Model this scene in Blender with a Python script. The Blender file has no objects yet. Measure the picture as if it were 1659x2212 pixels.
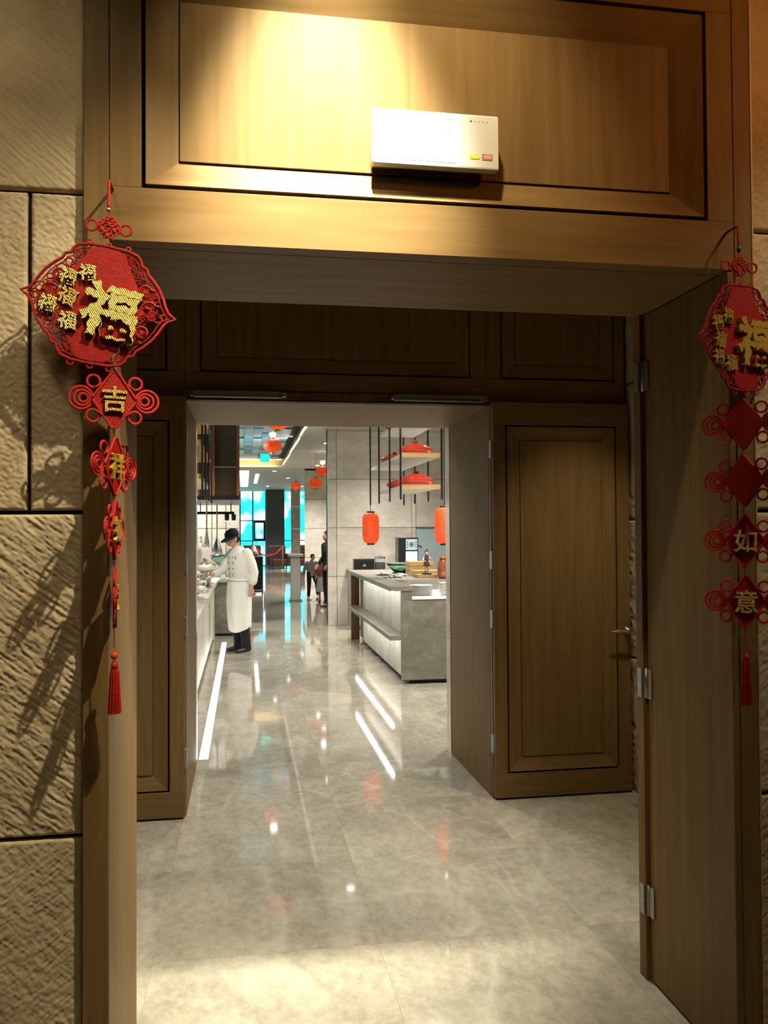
import bpy, bmesh, math, random
import numpy as np
from mathutils import Vector, Matrix
random.seed(7)
SC = bpy.context.scene
COL = SC.collection
PI = math.pi

# ------------------------------------------------------------------ camera
cam_d = bpy.data.cameras.new('camera'); cam = bpy.data.objects.new('camera', cam_d); COL.objects.link(cam)
cam_d.sensor_fit = 'VERTICAL'; cam_d.sensor_height = 36.0; cam_d.lens = 1821.17 / 2212 * 36.0
cam_d.clip_start = 0.05; cam_d.clip_end = 300
_y, _p, _r = .1641, .0201, -.0057
_f = Vector((math.sin(_y)*math.cos(_p), math.cos(_y)*math.cos(_p), math.sin(_p)))
_rt = Vector((math.cos(_y), -math.sin(_y), 0)); _u = _rt.cross(_f)
_r2 = _rt*math.cos(_r) + _u*math.sin(_r); _u2 = -_rt*math.sin(_r) + _u*math.cos(_r)
cam.matrix_world = Matrix(((_r2.x,_u2.x,-_f.x,0),(_r2.y,_u2.y,-_f.y,0),(_r2.z,_u2.z,-_f.z,1.7),(0,0,0,1)))
SC.camera = cam

# ------------------------------------------------------------------ view, world
SC.view_settings.view_transform = 'Standard'
try: SC.view_settings.look = 'None'
except Exception: pass
SC.view_settings.gamma = 1.0; SC.view_settings.use_curve_mapping = False
SC.view_settings.exposure = 0.0
SC.cycles.use_denoising = True
SC.cycles.sample_clamp_indirect = 6.0
SC.cycles.max_bounces = 5; SC.cycles.diffuse_bounces = 3; SC.cycles.glossy_bounces = 3; SC.cycles.transmission_bounces = 4
SC.cycles.use_adaptive_sampling = True; SC.cycles.adaptive_threshold = .08; SC.cycles.caustics_reflective = False; SC.cycles.caustics_refractive = False

W = bpy.data.worlds.new('sky'); SC.world = W; W.use_nodes = True
nt = W.node_tree; nt.nodes.clear()
o_ = nt.nodes.new('ShaderNodeOutputWorld'); b_ = nt.nodes.new('ShaderNodeBackground')
tc = nt.nodes.new('ShaderNodeTexCoord'); nz = nt.nodes.new('ShaderNodeTexNoise'); rp = nt.nodes.new('ShaderNodeValToRGB')
nz.inputs['Scale'].default_value = 26; nz.inputs['Detail'].default_value = 3
rp.color_ramp.elements[0].position = .48; rp.color_ramp.elements[0].color = (.02, .62, .72, 1)
rp.color_ramp.elements[1].position = .57; rp.color_ramp.elements[1].color = (.9, 1, 1, 1)
nt.links.new(tc.outputs['Generated'], nz.inputs['Vector']); nt.links.new(nz.outputs['Fac'], rp.inputs['Fac'])
nt.links.new(rp.outputs['Color'], b_.inputs['Color']); b_.inputs['Strength'].default_value = 2.4
nt.links.new(b_.outputs[0], o_.inputs[0])

# ------------------------------------------------------------------ lights
def aim(o, t):
    d = Vector(t) - Vector(o.location); o.rotation_euler = d.to_track_quat('-Z', 'Y').to_euler()
def spot(name, loc, to, watts, deg, col, blend=.5, rad=.04):
    l = bpy.data.lights.new(name, 'SPOT'); l.energy = watts; l.spot_size = math.radians(deg); l.spot_blend = blend
    l.color = col; l.shadow_soft_size = rad
    o = bpy.data.objects.new(name, l); COL.objects.link(o); o.location = loc; aim(o, to); return o
def area(name, loc, to, watts, sx, sy, col):
    l = bpy.data.lights.new(name, 'AREA'); l.energy = watts; l.shape = 'RECTANGLE'; l.size = sx; l.size_y = sy; l.color = col
    o = bpy.data.objects.new(name, l); COL.objects.link(o); o.location = loc; aim(o, to); return o
WARM = (1.0, .94, .75); NEUT = (1.0, .96, .88)
# foyer, in front of the portal
spot('foyer_wall_washer', (.27, 1.80, 4.12), (.24, 2.42, 2.74), 1550, 36, WARM, 1.0, .05)
spot('foyer_wide_fill', (.36, 1.70, 4.12), (.42, 2.42, 3.0), 200, 64, (1, .82, .48), 1.0, .05)  # added weak fill, widens the falloff around the narrow lintel spot
spot('foyer_side_washer', (.73, 1.36, 4.05), (-.62, 2.42, 1.10), 420, 50, (1, .87, .60), .9, .02)
spot('foyer_left_fill', (-.75, .8, 4.08), (-1.0, 2.42, 2.35), 95, 60, (1, .82, .52), 1, .2)  # added soft fill to brighten the left stone wall
spot('foyer_red_fill', (2.3, .9, 3.7), (1.35, 2.42, 3.05), 60, 56, (1, .40, .10), 1, .2)  # added orange spot for the reddish tint at the right, no fixture there
spot('foyer_right_washer', (2.5, 1.4, 4.05), (1.85, 2.42, 1.3), 130, 56, (1, .88, .62), .9, .05)
# vestibule downlights
spot('vestibule_downlight_spot', (1.05, 4.1, 3.36), (.0, 4.0, 0), 500, 78, (1, .94, .82), .8, .05)
spot('vestibule_door_spot', (2.12, 4.35, 3.36), (2.0, 4.75, 0), 130, 60, (1, .85, .58), .8, .03)
# restaurant downlights are set with their fittings further down

# ------------------------------------------------------------------ materials
MATS = {}
def new_mat(name):
    m = bpy.data.materials.new(name); m.use_nodes = True; MATS[name] = m
    return m, m.node_tree, m.node_tree.nodes['Principled BSDF']
def mat(name, col, rough=.5, metal=0., spec=.5, coat=0., trans=0., emis=None, es=0., alpha=1., ior=None):
    m, t, b = new_mat(name)
    b.inputs['Base Color'].default_value = (*col, 1); b.inputs['Roughness'].default_value = rough
    b.inputs['Metallic'].default_value = metal; b.inputs['Specular IOR Level'].default_value = spec
    b.inputs['Coat Weight'].default_value = coat; b.inputs['Transmission Weight'].default_value = trans
    b.inputs['Alpha'].default_value = alpha
    if ior: b.inputs['IOR'].default_value = ior
    if emis: b.inputs['Emission Color'].default_value = (*emis, 1); b.inputs['Emission Strength'].default_value = es
    return m
def tex_mat(name, cols, scale, vec=(1,1,1), rough=.5, bump=0., bscale=None, spec=.5, detail=5, distort=0., coat=0., rnd=True, rrange=None, rot=(0,0,0), metal=0):
    """noise-coloured material; object coordinates stretched by vec, shifted per object"""
    m, t, b = new_mat(name)
    tc = t.nodes.new('ShaderNodeTexCoord'); mp = t.nodes.new('ShaderNodeMapping'); mp.inputs['Scale'].default_value = vec
    mp.inputs['Rotation'].default_value = rot
    src = tc.outputs['Object']
    if rnd:
        oi = t.nodes.new('ShaderNodeObjectInfo'); ad = t.nodes.new('ShaderNodeVectorMath'); ad.operation = 'ADD'
        ml = t.nodes.new('ShaderNodeMath'); ml.operation = 'MULTIPLY'; ml.inputs[1].default_value = 37.0
        t.links.new(oi.outputs['Random'], ml.inputs[0]); t.links.new(src, ad.inputs[0]); t.links.new(ml.outputs[0], ad.inputs[1]); src = ad.outputs[0]
    t.links.new(src, mp.inputs['Vector'])
    n = t.nodes.new('ShaderNodeTexNoise'); n.inputs['Scale'].default_value = scale; n.inputs['Detail'].default_value = detail
    n.inputs['Distortion'].default_value = distort; t.links.new(mp.outputs[0], n.inputs['Vector'])
    r = t.nodes.new('ShaderNodeValToRGB'); t.links.new(n.outputs['Fac'], r.inputs['Fac'])
    els = r.color_ramp.elements
    while len(els) < len(cols): els.new(.5)
    for e, (p, c) in zip(els, cols): e.position = p; e.color = (*c, 1)
    t.links.new(r.outputs['Color'], b.inputs['Base Color'])
    b.inputs['Roughness'].default_value = rough; b.inputs['Specular IOR Level'].default_value = spec; b.inputs['Coat Weight'].default_value = coat
    b.inputs['Metallic'].default_value = metal
    if bump:
        n2 = t.nodes.new('ShaderNodeTexNoise'); n2.inputs['Scale'].default_value = bscale or scale; n2.inputs['Detail'].default_value = 4
        t.links.new(mp.outputs[0], n2.inputs['Vector'])
        bp = t.nodes.new('ShaderNodeBump'); bp.inputs['Strength'].default_value = bump; bp.inputs['Distance'].default_value = .01
        t.links.new(n2.outputs['Fac'], bp.inputs['Height']); t.links.new(bp.outputs[0], b.inputs['Normal'])
    return m
WOODC = [(.25, (.150, .090, .032)), (.5, (.182, .111, .041)), (.75, (.215, .135, .053))]
tex_mat('wood_v', WOODC, 3.0, (9, 9, .55), .5, detail=5, distort=.6, spec=.12)
tex_mat('wood_h', WOODC, 3.0, (.55, 9, 9), .5, detail=5, distort=.6, spec=.12)
tex_mat('wood_hy', WOODC, 3.0, (9, .55, 9), .5, detail=5, distort=.6, spec=.12)
tex_mat('wood_dark', [(.3, (.10, .045, .02)), (.7, (.17, .085, .04))], 3.0, (9, 9, .6), .35, detail=7)
tex_mat('wood_red', [(.3, (.16, .05, .02)), (.7, (.26, .09, .035))], 3.0, (9, 9, .6), .3, detail=7)
tex_mat('wood_gold', [(.3, (.42, .26, .09)), (.7, (.55, .36, .14))], 4.0, (.6, 9, 9), .4, detail=6)
mat('joint_black', (.006, .005, .004), .9)
mat('groove_dark', (.035, .022, .010), .8)
tex_mat('stone', [(.2, (.37, .285, .165)), (.55, (.50, .40, .25)), (.85, (.60, .50, .33))], 7, (1,1,1), .85, detail=5, spec=.2)

# polished marble with veins
def marble(name, base, vein, scale, rough, vein_w=.03, bump=0., spec=.5, coat=0., vmix=.75):
    m, t, b = new_mat(name)
    tc = t.nodes.new('ShaderNodeTexCoord'); oi = t.nodes.new('ShaderNodeObjectInfo')
    ml = t.nodes.new('ShaderNodeMath'); ml.operation = 'MULTIPLY'; ml.inputs[1].default_value = 91.0
    ad = t.nodes.new('ShaderNodeVectorMath'); ad.operation = 'ADD'
    t.links.new(oi.outputs['Random'], ml.inputs[0]); t.links.new(tc.outputs['Object'], ad.inputs[0]); t.links.new(ml.outputs[0], ad.inputs[1])
    mp = t.nodes.new('ShaderNodeMapping'); mp.inputs['Scale'].default_value = (scale*1.5, scale*1.1, scale) if name == 'floor_marble' else (scale, scale*2.2, scale*1.6); mp.inputs['Rotation'].default_value = (.2, .3, .35)
    t.links.new(ad.outputs[0], mp.inputs['Vector'])
    n = t.nodes.new('ShaderNodeTexNoise'); n.inputs['Scale'].default_value = 1.2; n.inputs['Detail'].default_value = 5; n.inputs['Roughness'].default_value = .72; n.inputs['Distortion'].default_value = .8
    t.links.new(mp.outputs[0], n.inputs['Vector'])
    r = t.nodes.new('ShaderNodeValToRGB'); t.links.new(n.outputs['Fac'], r.inputs['Fac'])
    e = r.color_ramp.elements; e[0].position = .3; e[0].color = (*[c*.72 for c in base], 1); e[1].position = .7; e[1].color = (*[min(1, c*1.2) for c in base], 1)
    n2 = t.nodes.new('ShaderNodeTexNoise'); n2.inputs['Scale'].default_value = .55; n2.inputs['Detail'].default_value = 3; n2.inputs['Distortion'].default_value = 1.1
    t.links.new(mp.outputs[0], n2.inputs['Vector'])
    s = t.nodes.new('ShaderNodeMath'); s.operation = 'SUBTRACT'; s.inputs[1].default_value = .5; t.links.new(n2.outputs['Fac'], s.inputs[0])
    a = t.nodes.new('ShaderNodeMath'); a.operation = 'ABSOLUTE'; t.links.new(s.outputs[0], a.inputs[0])
    mr = t.nodes.new('ShaderNodeMapRange'); mr.inputs['From Min'].default_value = 0; mr.inputs['From Max'].default_value = vein_w; mr.inputs['To Min'].default_value = vmix; mr.inputs['To Max'].default_value = 0
    t.links.new(a.outputs[0], mr.inputs['Value'])
    ml2 = t.nodes.new('ShaderNodeMath'); ml2.operation = 'MULTIPLY'; t.links.new(mr.outputs[0], ml2.inputs[0]); t.links.new(n.outputs['Fac'], ml2.inputs[1])
    n4 = t.nodes.new('ShaderNodeTexNoise'); n4.inputs['Scale'].default_value = 16 if name == 'floor_marble' else 8; n4.inputs['Detail'].default_value = 4; n4.inputs['Roughness'].default_value = .75
    t.links.new(mp.outputs[0], n4.inputs['Vector'])
    m4 = t.nodes.new('ShaderNodeMapRange'); m4.inputs['From Min'].default_value = .32; m4.inputs['From Max'].default_value = .68; m4.inputs['To Min'].default_value = .72; m4.inputs['To Max'].default_value = 1.25
    t.links.new(n4.outputs['Fac'], m4.inputs['Value'])
    x4 = t.nodes.new('ShaderNodeMix'); x4.data_type = 'RGBA'; x4.blend_type = 'MULTIPLY'; x4.inputs[0].default_value = .65 if name == 'floor_marble' else .4
    t.links.new(r.outputs['Color'], x4.inputs[6]); t.links.new(m4.outputs[0], x4.inputs[7])
    mx = t.nodes.new('ShaderNodeMix'); mx.data_type = 'RGBA'; t.links.new(ml2.outputs[0], mx.inputs[0]); t.links.new(x4.outputs[2], mx.inputs[6]); mx.inputs[7].default_value = (*vein, 1)
    t.links.new(mx.outputs[2], b.inputs['Base Color'])
    b.inputs['Roughness'].default_value = rough; b.inputs['Specular IOR Level'].default_value = spec; b.inputs['Coat Weight'].default_value = coat; b.inputs['Coat Roughness'].default_value = .02
    if bump:
        n3 = t.nodes.new('ShaderNodeTexNoise'); n3.inputs['Scale'].default_value = 5.0; n3.inputs['Detail'].default_value = 1
        t.links.new(tc.outputs['Object'], n3.inputs['Vector'])
        bp = t.nodes.new('ShaderNodeBump'); bp.inputs['Strength'].default_value = bump; bp.inputs['Distance'].default_value = .01
        t.links.new(n3.outputs['Fac'], bp.inputs['Height']); t.links.new(bp.outputs[0], b.inputs['Normal'])
    return m
marble('floor_marble', (.335, .308, .240), (.66, .63, .54), .9, .05, .03, bump=.012, spec=.6, vmix=.35)
marble('wall_marble', (.60, .55, .47), (.50, .44, .36), .5, .12, .012, spec=.4, vmix=.3)
marble('counter_marble', (.20, .185, .145), (.40, .37, .31), 1.5, .42, .03, spec=.3, vmix=.5)
marble('counter_pale', (.62, .58, .50), (.45, .40, .34), 1.2, .38, .02, vmix=.4)
mat('ceiling_white', (.62, .60, .55), .6)
mat('plaster', (.5, .42, .3), .8)
mat('black_metal', (.02, .018, .016), .35, .7)
mat('steel', (.62, .62, .6), .25, 1.)
mat('steel_dull', (.36, .35, .32), .42, .9)
mat('chrome', (.8, .82, .82), .12, 1.)
mat('brass', (.62, .42, .16), .3, 1.)
mat('bronze_glass', (.045, .030, .018), .08, .2, .6)
mat('plastic_white', (.66, .66, .62), .35)
mat('plastic_panel', (.72, .72, .70), .3)
mat('line_grey', (.30, .40, .40), .5)
mat('dot_dark', (.03, .03, .03), .5)
mat('sticker_yellow', (.85, .68, .05), .5)
mat('sticker_pink', (.55, .17, .12), .5); mat('sticker_pale', (.62, .42, .38), .5)
mat('china_white', (.88, .87, .82), .18)
mat('black_plastic', (.012, .013, .014), .3)
mat('glass_green', (.55, .80, .70), .04, 0, .5, trans=.85, ior=1.3)
mat('glass_clear', (.92, .96, .94), .03, 0, .5, trans=.92, ior=1.25)
def velvet(name, col): return tex_mat(name, [(.3, tuple(c*.75 for c in col)), (.7, col)], 90, (1,1,1), .6, bump=.25, bscale=220, spec=.25)
velvet('red_felt', (.34, .009, .005)); velvet('red_cord', (.46, .018, .008))
mat('lantern_red', (.80, .075, .012), .5, emis=(1, .10, .015), es=.38)
mat('lantern_hot', (.9, .35, .1), .5, emis=(1, .55, .25), es=4)
mat('lacquer_red', (.62, .035, .012), .10, coat=.6)
mat('led_white', (1, 1, 1), .5, emis=(1, .98, .92), es=22)
mat('led_floor', (1, 1, 1), .5, emis=(1, .98, .92), es=7)
mat('edge_glow', (1, 1, 1), .5, emis=(1, .88, .62), es=.9)
mat('lamp_face', (1, 1, 1), .5, emis=(1, .97, .9), es=12)
mat('lit_panel', (1, 1, 1), .5, emis=(1, .98, .94), es=3)
mat('screen_lit', (.3, .6, .6), .3, emis=(.55, 1, 1), es=2.0)
mat('logo_panel', (.35, .42, .44), .3, emis=(.5, .68, .7), es=.35); mat('logo_ink', (.09, .08, .09), .4)
mat('exit_green', (.02, .45, .32), .4, emis=(.0, .85, .62), es=1.3)
mat('frame_dark', (.01, .03, .045), .4)
mat('curtain_dark', (.10, .11, .11), .7)
mat('fabric_white', (.80, .77, .70), .85); mat('fabric_apron', (.84, .83, .78), .8)
mat('fabric_navy', (.004, .005, .010), .85); mat('fabric_black', (.012, .010, .010), .9)
mat('fabric_grey', (.26, .24, .23), .9); mat('fabric_rust', (.17, .05, .03), .9); mat('fabric_skirt', (.30, .27, .25), .9)
mat('shoe_black', (.012, .013, .013), .4); mat('shoe_white', (.5, .55, .6), .6)
mat('skin', (.56, .30, .19), .55); mat('hair_black', (.010, .008, .008), .5)
mat('button_dark', (.06, .04, .03), .4)
mat('food_brown', (.33, .16, .06), .5); mat('food_green', (.12, .26, .06), .6); mat('food_gold', (.62, .38, .12), .5); mat('food_red', (.5, .07, .03), .4); mat('food_cream', (.8, .74, .6), .6)
mat('jar_brown', (.26, .07, .025), .15, coat=.5); mat('doll_pale', (.62, .45, .36), .5); mat('doll_dark', (.07, .03, .025), .5)
mat('sofa_dark', (.045, .012, .012), .6); mat('rope_red', (.4, .02, .02), .7)
mat('niche_blue', (.36, .46, .47), .4); mat('pave_white', (.9, .93, .93), .9)
# glittering gold with small ridges
m, t, b = new_mat('gold')
tc_ = t.nodes.new('ShaderNodeTexCoord'); wv = t.nodes.new('ShaderNodeTexWave'); wv.bands_direction = 'DIAGONAL'; wv.inputs['Scale'].default_value = 95; wv.inputs['Distortion'].default_value = 4
bp = t.nodes.new('ShaderNodeBump'); bp.inputs['Strength'].default_value = .6; bp.inputs['Distance'].default_value = .003
t.links.new(tc_.outputs['Object'], wv.inputs['Vector']); t.links.new(wv.outputs['Fac'], bp.inputs['Height']); t.links.new(bp.outputs[0], b.inputs['Normal'])
b.inputs['Base Color'].default_value = (.66, .42, .07, 1); b.inputs['Metallic'].default_value = .3; b.inputs['Roughness'].default_value = .35
# window glass: mostly clear, a little reflection
m, t, b = new_mat('window_glass'); t.nodes.remove(b)
g1 = t.nodes.new('ShaderNodeBsdfTransparent'); g1.inputs[0].default_value = (.9, 1, 1, 1)
g2 = t.nodes.new('ShaderNodeBsdfGlossy'); g2.inputs['Roughness'].default_value = .02
gm = t.nodes.new('ShaderNodeMixShader'); gm.inputs[0].default_value = .06
t.links.new(g1.outputs[0], gm.inputs[1]); t.links.new(g2.outputs[0], gm.inputs[2]); t.links.new(gm.outputs[0], t.nodes['Material Output'].inputs[0])
MOSAIC = []
for i, c in enumerate([(.42, .62, .74), (.16, .42, .56), (.62, .70, .74), (.20, .22, .27), (.55, .36, .36), (.28, .55, .66), (.10, .11, .14), (.40, .40, .42)]):
    mat('mosaic_%d' % i, c, .4, 0, .5); MOSAIC.append('mosaic_%d' % i)

# ------------------------------------------------------------------ mesh helpers
class MB:
    def __init__(s): s.v = []; s.f = []; s.sm = False
    def add(s, vs, fs):
        k = len(s.v); s.v += [tuple(v) for v in vs]; s.f += [tuple(i + k for i in f) for f in fs]; return s
    def box(s, x0, x1, y0, y1, z0, z1):
        return s.add([(x0,y0,z0),(x1,y0,z0),(x1,y1,z0),(x0,y1,z0),(x0,y0,z1),(x1,y0,z1),(x1,y1,z1),(x0,y1,z1)],
                     [(0,3,2,1),(4,5,6,7),(0,1,5,4),(1,2,6,5),(2,3,7,6),(3,0,4,7)])
    def prism(s, pts, y0, y1):       # pts (x,z) counter-clockwise seen from -Y
        n = len(pts)
        return s.add([(x, y0, z) for x, z in pts] + [(x, y1, z) for x, z in pts],
                     [tuple(range(n)), tuple(range(2*n-1, n-1, -1))] + [(i, i+n, (i+1) % n + n, (i+1) % n) for i in range(n)])
    def lathe(s, prof, c=(0,0,0), n=24, sx=1, sy=1):   # prof (r,z)
        vs = []; fs = []; m = len(prof)
        for r, z in prof:
            for i in range(n):
                a = 2*PI*i/n; vs.append((c[0]+r*math.cos(a)*sx, c[1]+r*math.sin(a)*sy, c[2]+z))
        for j in range(m-1):
            for i in range(n): fs.append((j*n+i, j*n+(i+1) % n, (j+1)*n+(i+1) % n, (j+1)*n+i))
        fs.append(tuple(range(n-1, -1, -1))); fs.append(tuple(range((m-1)*n, m*n)))
        return s.add(vs, fs)
    def tube(s, pts, rad, n=8, closed=False, flat=1.0):
        P = [Vector(p) for p in pts]; m = len(P); R = rad if isinstance(rad, (list, tuple)) else [rad]*m
        vs = []; fs = []; prev = None
        for i, p in enumerate(P):
            if closed: tg = P[(i+1) % m] - P[i-1]
            else: tg = P[min(i+1, m-1)] - P[max(i-1, 0)]
            if tg.length < 1e-9: tg = Vector((0,0,1))
            tg.normalize()
            if prev is None:
                up = Vector((0,1,0)) if abs(tg.y) < .9 else Vector((1,0,0)); a = tg.cross(up).normalized()
            else: a = (prev - tg*prev.dot(tg)); a = a.normalized() if a.length > 1e-6 else tg.orthogonal().normalized()
            prev = a; b = tg.cross(a)
            for k in range(n):
                q = 2*PI*k/n; vs.append(p + a*math.cos(q)*R[i] + b*math.sin(q)*R[i]*flat)
        for i in range(m if closed else m-1):
            j = (i+1) % m
            for k in range(n): fs.append((i*n+k, i*n+(k+1) % n, j*n+(k+1) % n, j*n+k))
        if not closed: fs.append(tuple(range(n-1, -1, -1))); fs.append(tuple(range((m-1)*n, m*n)))
        return s.add(vs, fs)
    def ring(s, x, z, R, r, y=0, n=20, k=6, sx=1, sz=1):
        return s.tube([(x+R*sx*math.cos(2*PI*i/n), y, z+R*sz*math.sin(2*PI*i/n)) for i in range(n)], r, k, True)
    def ball(s, c, rx, ry=None, rz=None, n=16, m=10):
        ry = ry or rx; rz = rz or rx
        return s.add(*_ball(c, rx, ry, rz, n, m))
    def build(s, name, mt, parent=None, bevel=0, smooth=False, loc=None, rot=None):
        me = bpy.data.meshes.new(name); me.from_pydata(s.v, [], s.f); me.update()
        bm = bmesh.new(); bm.from_mesh(me); bmesh.ops.recalc_face_normals(bm, faces=bm.faces); bm.to_mesh(me); bm.free()
        if smooth or s.sm: me.shade_smooth()
        me.materials.append(MATS[mt])
        o = bpy.data.objects.new(name, me); COL.objects.link(o)
        if parent: o.parent = parent
        if loc: o.location = loc
        if rot: o.rotation_euler = rot
        if bevel:
            bv = o.modifiers.new('bevel', 'BEVEL'); bv.width = bevel; bv.segments = 2; bv.limit_method = 'ANGLE'; bv.angle_limit = .9
        return o
def _ball(c, rx, ry, rz, n, m):
    vs = [(c[0], c[1], c[2]-rz)]; fs = []
    for j in range(1, m):
        t = -PI/2 + PI*j/m
        for i in range(n):
            a = 2*PI*i/n; vs.append((c[0]+rx*math.cos(t)*math.cos(a), c[1]+ry*math.cos(t)*math.sin(a), c[2]+rz*math.sin(t)))
    vs.append((c[0], c[1], c[2]+rz)); T = len(vs)-1
    for i in range(n): fs.append((0, 1+(i+1) % n, 1+i)); fs.append((T, T-n+i, T-n+(i+1) % n))
    for j in range(m-2):
        for i in range(n): fs.append((1+j*n+i, 1+j*n+(i+1) % n, 1+(j+1)*n+(i+1) % n, 1+(j+1)*n+i))
    return vs, fs
def B(name, mt, x0, x1, y0, y1, z0, z1, parent=None, bevel=0): return MB().box(x0,x1,y0,y1,z0,z1).build(name, mt, parent, bevel)
def tag(o, label=None, cat=None, group=None, kind=None):
    if label: o['label'] = label
    if cat: o['category'] = cat
    if group: o['group'] = group
    if kind: o['kind'] = kind
    return o
def empty(name, loc=(0,0,0), rz=0, label=None, cat=None, group=None, kind=None):
    o = bpy.data.objects.new(name, None); COL.objects.link(o); o.location = loc; o.rotation_euler = (0,0,rz); o.empty_display_size = .1
    return tag(o, label, cat, group, kind)
def copy_tree(o, parent=None):
    c = o.copy(); COL.objects.link(c); c.parent = parent
    for ch in list(o.children): copy_tree(ch, c)
    return c
def text_mb(ch, size, depth, bold=0., wob=0.):
    cu = bpy.data.curves.new('glyph', 'FONT'); cu.body = ch; cu.size = size; cu.extrude = depth/2; cu.offset = bold; cu.resolution_u = 4
    cu.align_x = 'CENTER'; cu.align_y = 'CENTER'
    ob = bpy.data.objects.new('glyph', cu); COL.objects.link(ob)
    dg = bpy.context.evaluated_depsgraph_get(); me = bpy.data.meshes.new_from_object(ob.evaluated_get(dg))
    vs = [(v.co.x, -v.co.z, v.co.y) for v in me.vertices]; fs = [tuple(p.vertices) for p in me.polygons]
    bpy.data.objects.remove(ob); bpy.data.meshes.remove(me); bpy.data.curves.remove(cu)
    xs = [v[0] for v in vs]; zs = [v[2] for v in vs]; cx = (min(xs)+max(xs))/2; cz = (min(zs)+max(zs))/2
    mb = MB(); mb.add([(x-cx, y, z-cz) for x, y, z in vs], fs)
    if wob:
        bm = bmesh.new(); V = [bm.verts.new(v) for v in mb.v]
        for f in mb.f:
            try: bm.faces.new([V[q] for q in f])
            except ValueError: pass
        bmesh.ops.remove_doubles(bm, verts=bm.verts, dist=1e-6)
        for _ in range(3): bmesh.ops.subdivide_edges(bm, edges=[e for e in bm.edges if e.calc_length() > .006], cuts=1)
        bmesh.ops.triangulate(bm, faces=bm.faces); bm.verts.index_update()
        mb.v = [(v.co.x+wob*math.sin(v.co.z*230+v.co.x*60), v.co.y, v.co.z+wob*math.sin(v.co.x*210+v.co.z*40)) for v in bm.verts]
        mb.f = [tuple(v.index for v in f.verts) for f in bm.faces]; bm.free()
    return mb

# ------------------------------------------------------------------ panelled joinery (faces -Y)
def panelling(root, x0, x1, z0, z1, y, o, i, th=.03, mats=('wood_h', 'wood_v'), dep=.020):
    """frame boards, dark groove, four mitred sloping mouldings and a recessed field; o, i = (xl, xr, zb, zt) of outer and inner groove"""
    H, V = mats; g = .006
    B('groove_backing', 'groove_dark', x0+.002, x1-.002, y+th-.004, y+th+.004, z0+.002, z1-.002, root)
    B('bottom_rail', H, x0, x1, y, y+th, z0, o[2]-g, root, .0015); B('top_rail', H, x0, x1, y, y+th, o[3]+g, z1, root, .0015)
    B('stile', V, x0, o[0]-g, y, y+th, o[2]-g, o[3]+g, root, .0015); B('stile', V, o[1]+g, x1, y, y+th, o[2]-g, o[3]+g, root, .0015)
    ya, yb, t2 = y+.001, y+dep, y+th-.004
    def quad(name, a, b, c, d, m):      # a,b outer edge, c,d inner edge
        vs = [(a[0],ya,a[1]),(b[0],ya,b[1]),(c[0],yb,c[1]),(d[0],yb,d[1]),(a[0],t2,a[1]),(b[0],t2,b[1]),(c[0],t2,c[1]),(d[0],t2,d[1])]
        MB().add(vs, [(0,1,2,3),(7,6,5,4),(0,4,5,1),(1,5,6,2),(2,6,7,3),(3,7,4,0)]).build(name, m, root)
    xl, xr, zb, zt = o; il, ir, ib, it = i; xl += g; xr -= g; zb += g; zt -= g
    quad('moulding', (xl,zb), (xr,zb), (ir,ib), (il,ib), H); quad('moulding', (xr,zt), (xl,zt), (il,it), (ir,it), H)
    quad('moulding', (xl,zt), (xl,zb), (il,ib), (il,it), V); quad('moulding', (xr,zb), (xr,zt), (ir,it), (ir,ib), V)
    e = .003
    B('field_panel', V, il+e, ir-e, y+dep-.006, y+th-.002, ib+e, it-e, root, .0015)

# ================================================================== FLOOR
fl = empty('floor', kind='structure', label='polished grey beige marble slab floor with white veins')
B('floor_bed', 'floor_marble', -3.2, 6.2, -2.2, 15.2, -.12, -.004, fl)
T = .9; tile_me = None
for iy in range(18):
    for ix in range(-1, 4):
        x0 = -1.26 + (ix+1)*T; y0 = -1.05 + iy*T
        if tile_me is None:
            tl = MB().box(.0003, T-.0003, .0003, T-.0003, -.02, 0).build('tile', 'floor_marble', fl, loc=(x0, y0, 0)); tile_me = tl.data
        else:
            tl = bpy.data.objects.new('tile', tile_me); COL.objects.link(tl); tl.parent = fl; tl.location = (x0, y0, 0)
for (a, b, c, d) in [(-3.2, -1.26, -2.2, 15.15), (3.24, 6.2, -2.2, 15.15), (-1.26, 3.24, -2.2, -1.05), (-6, 8, 15.15, 40.2)]:
    B('floor_slab', 'floor_marble', a, b, c, d, -.02, 0, fl)

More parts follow.
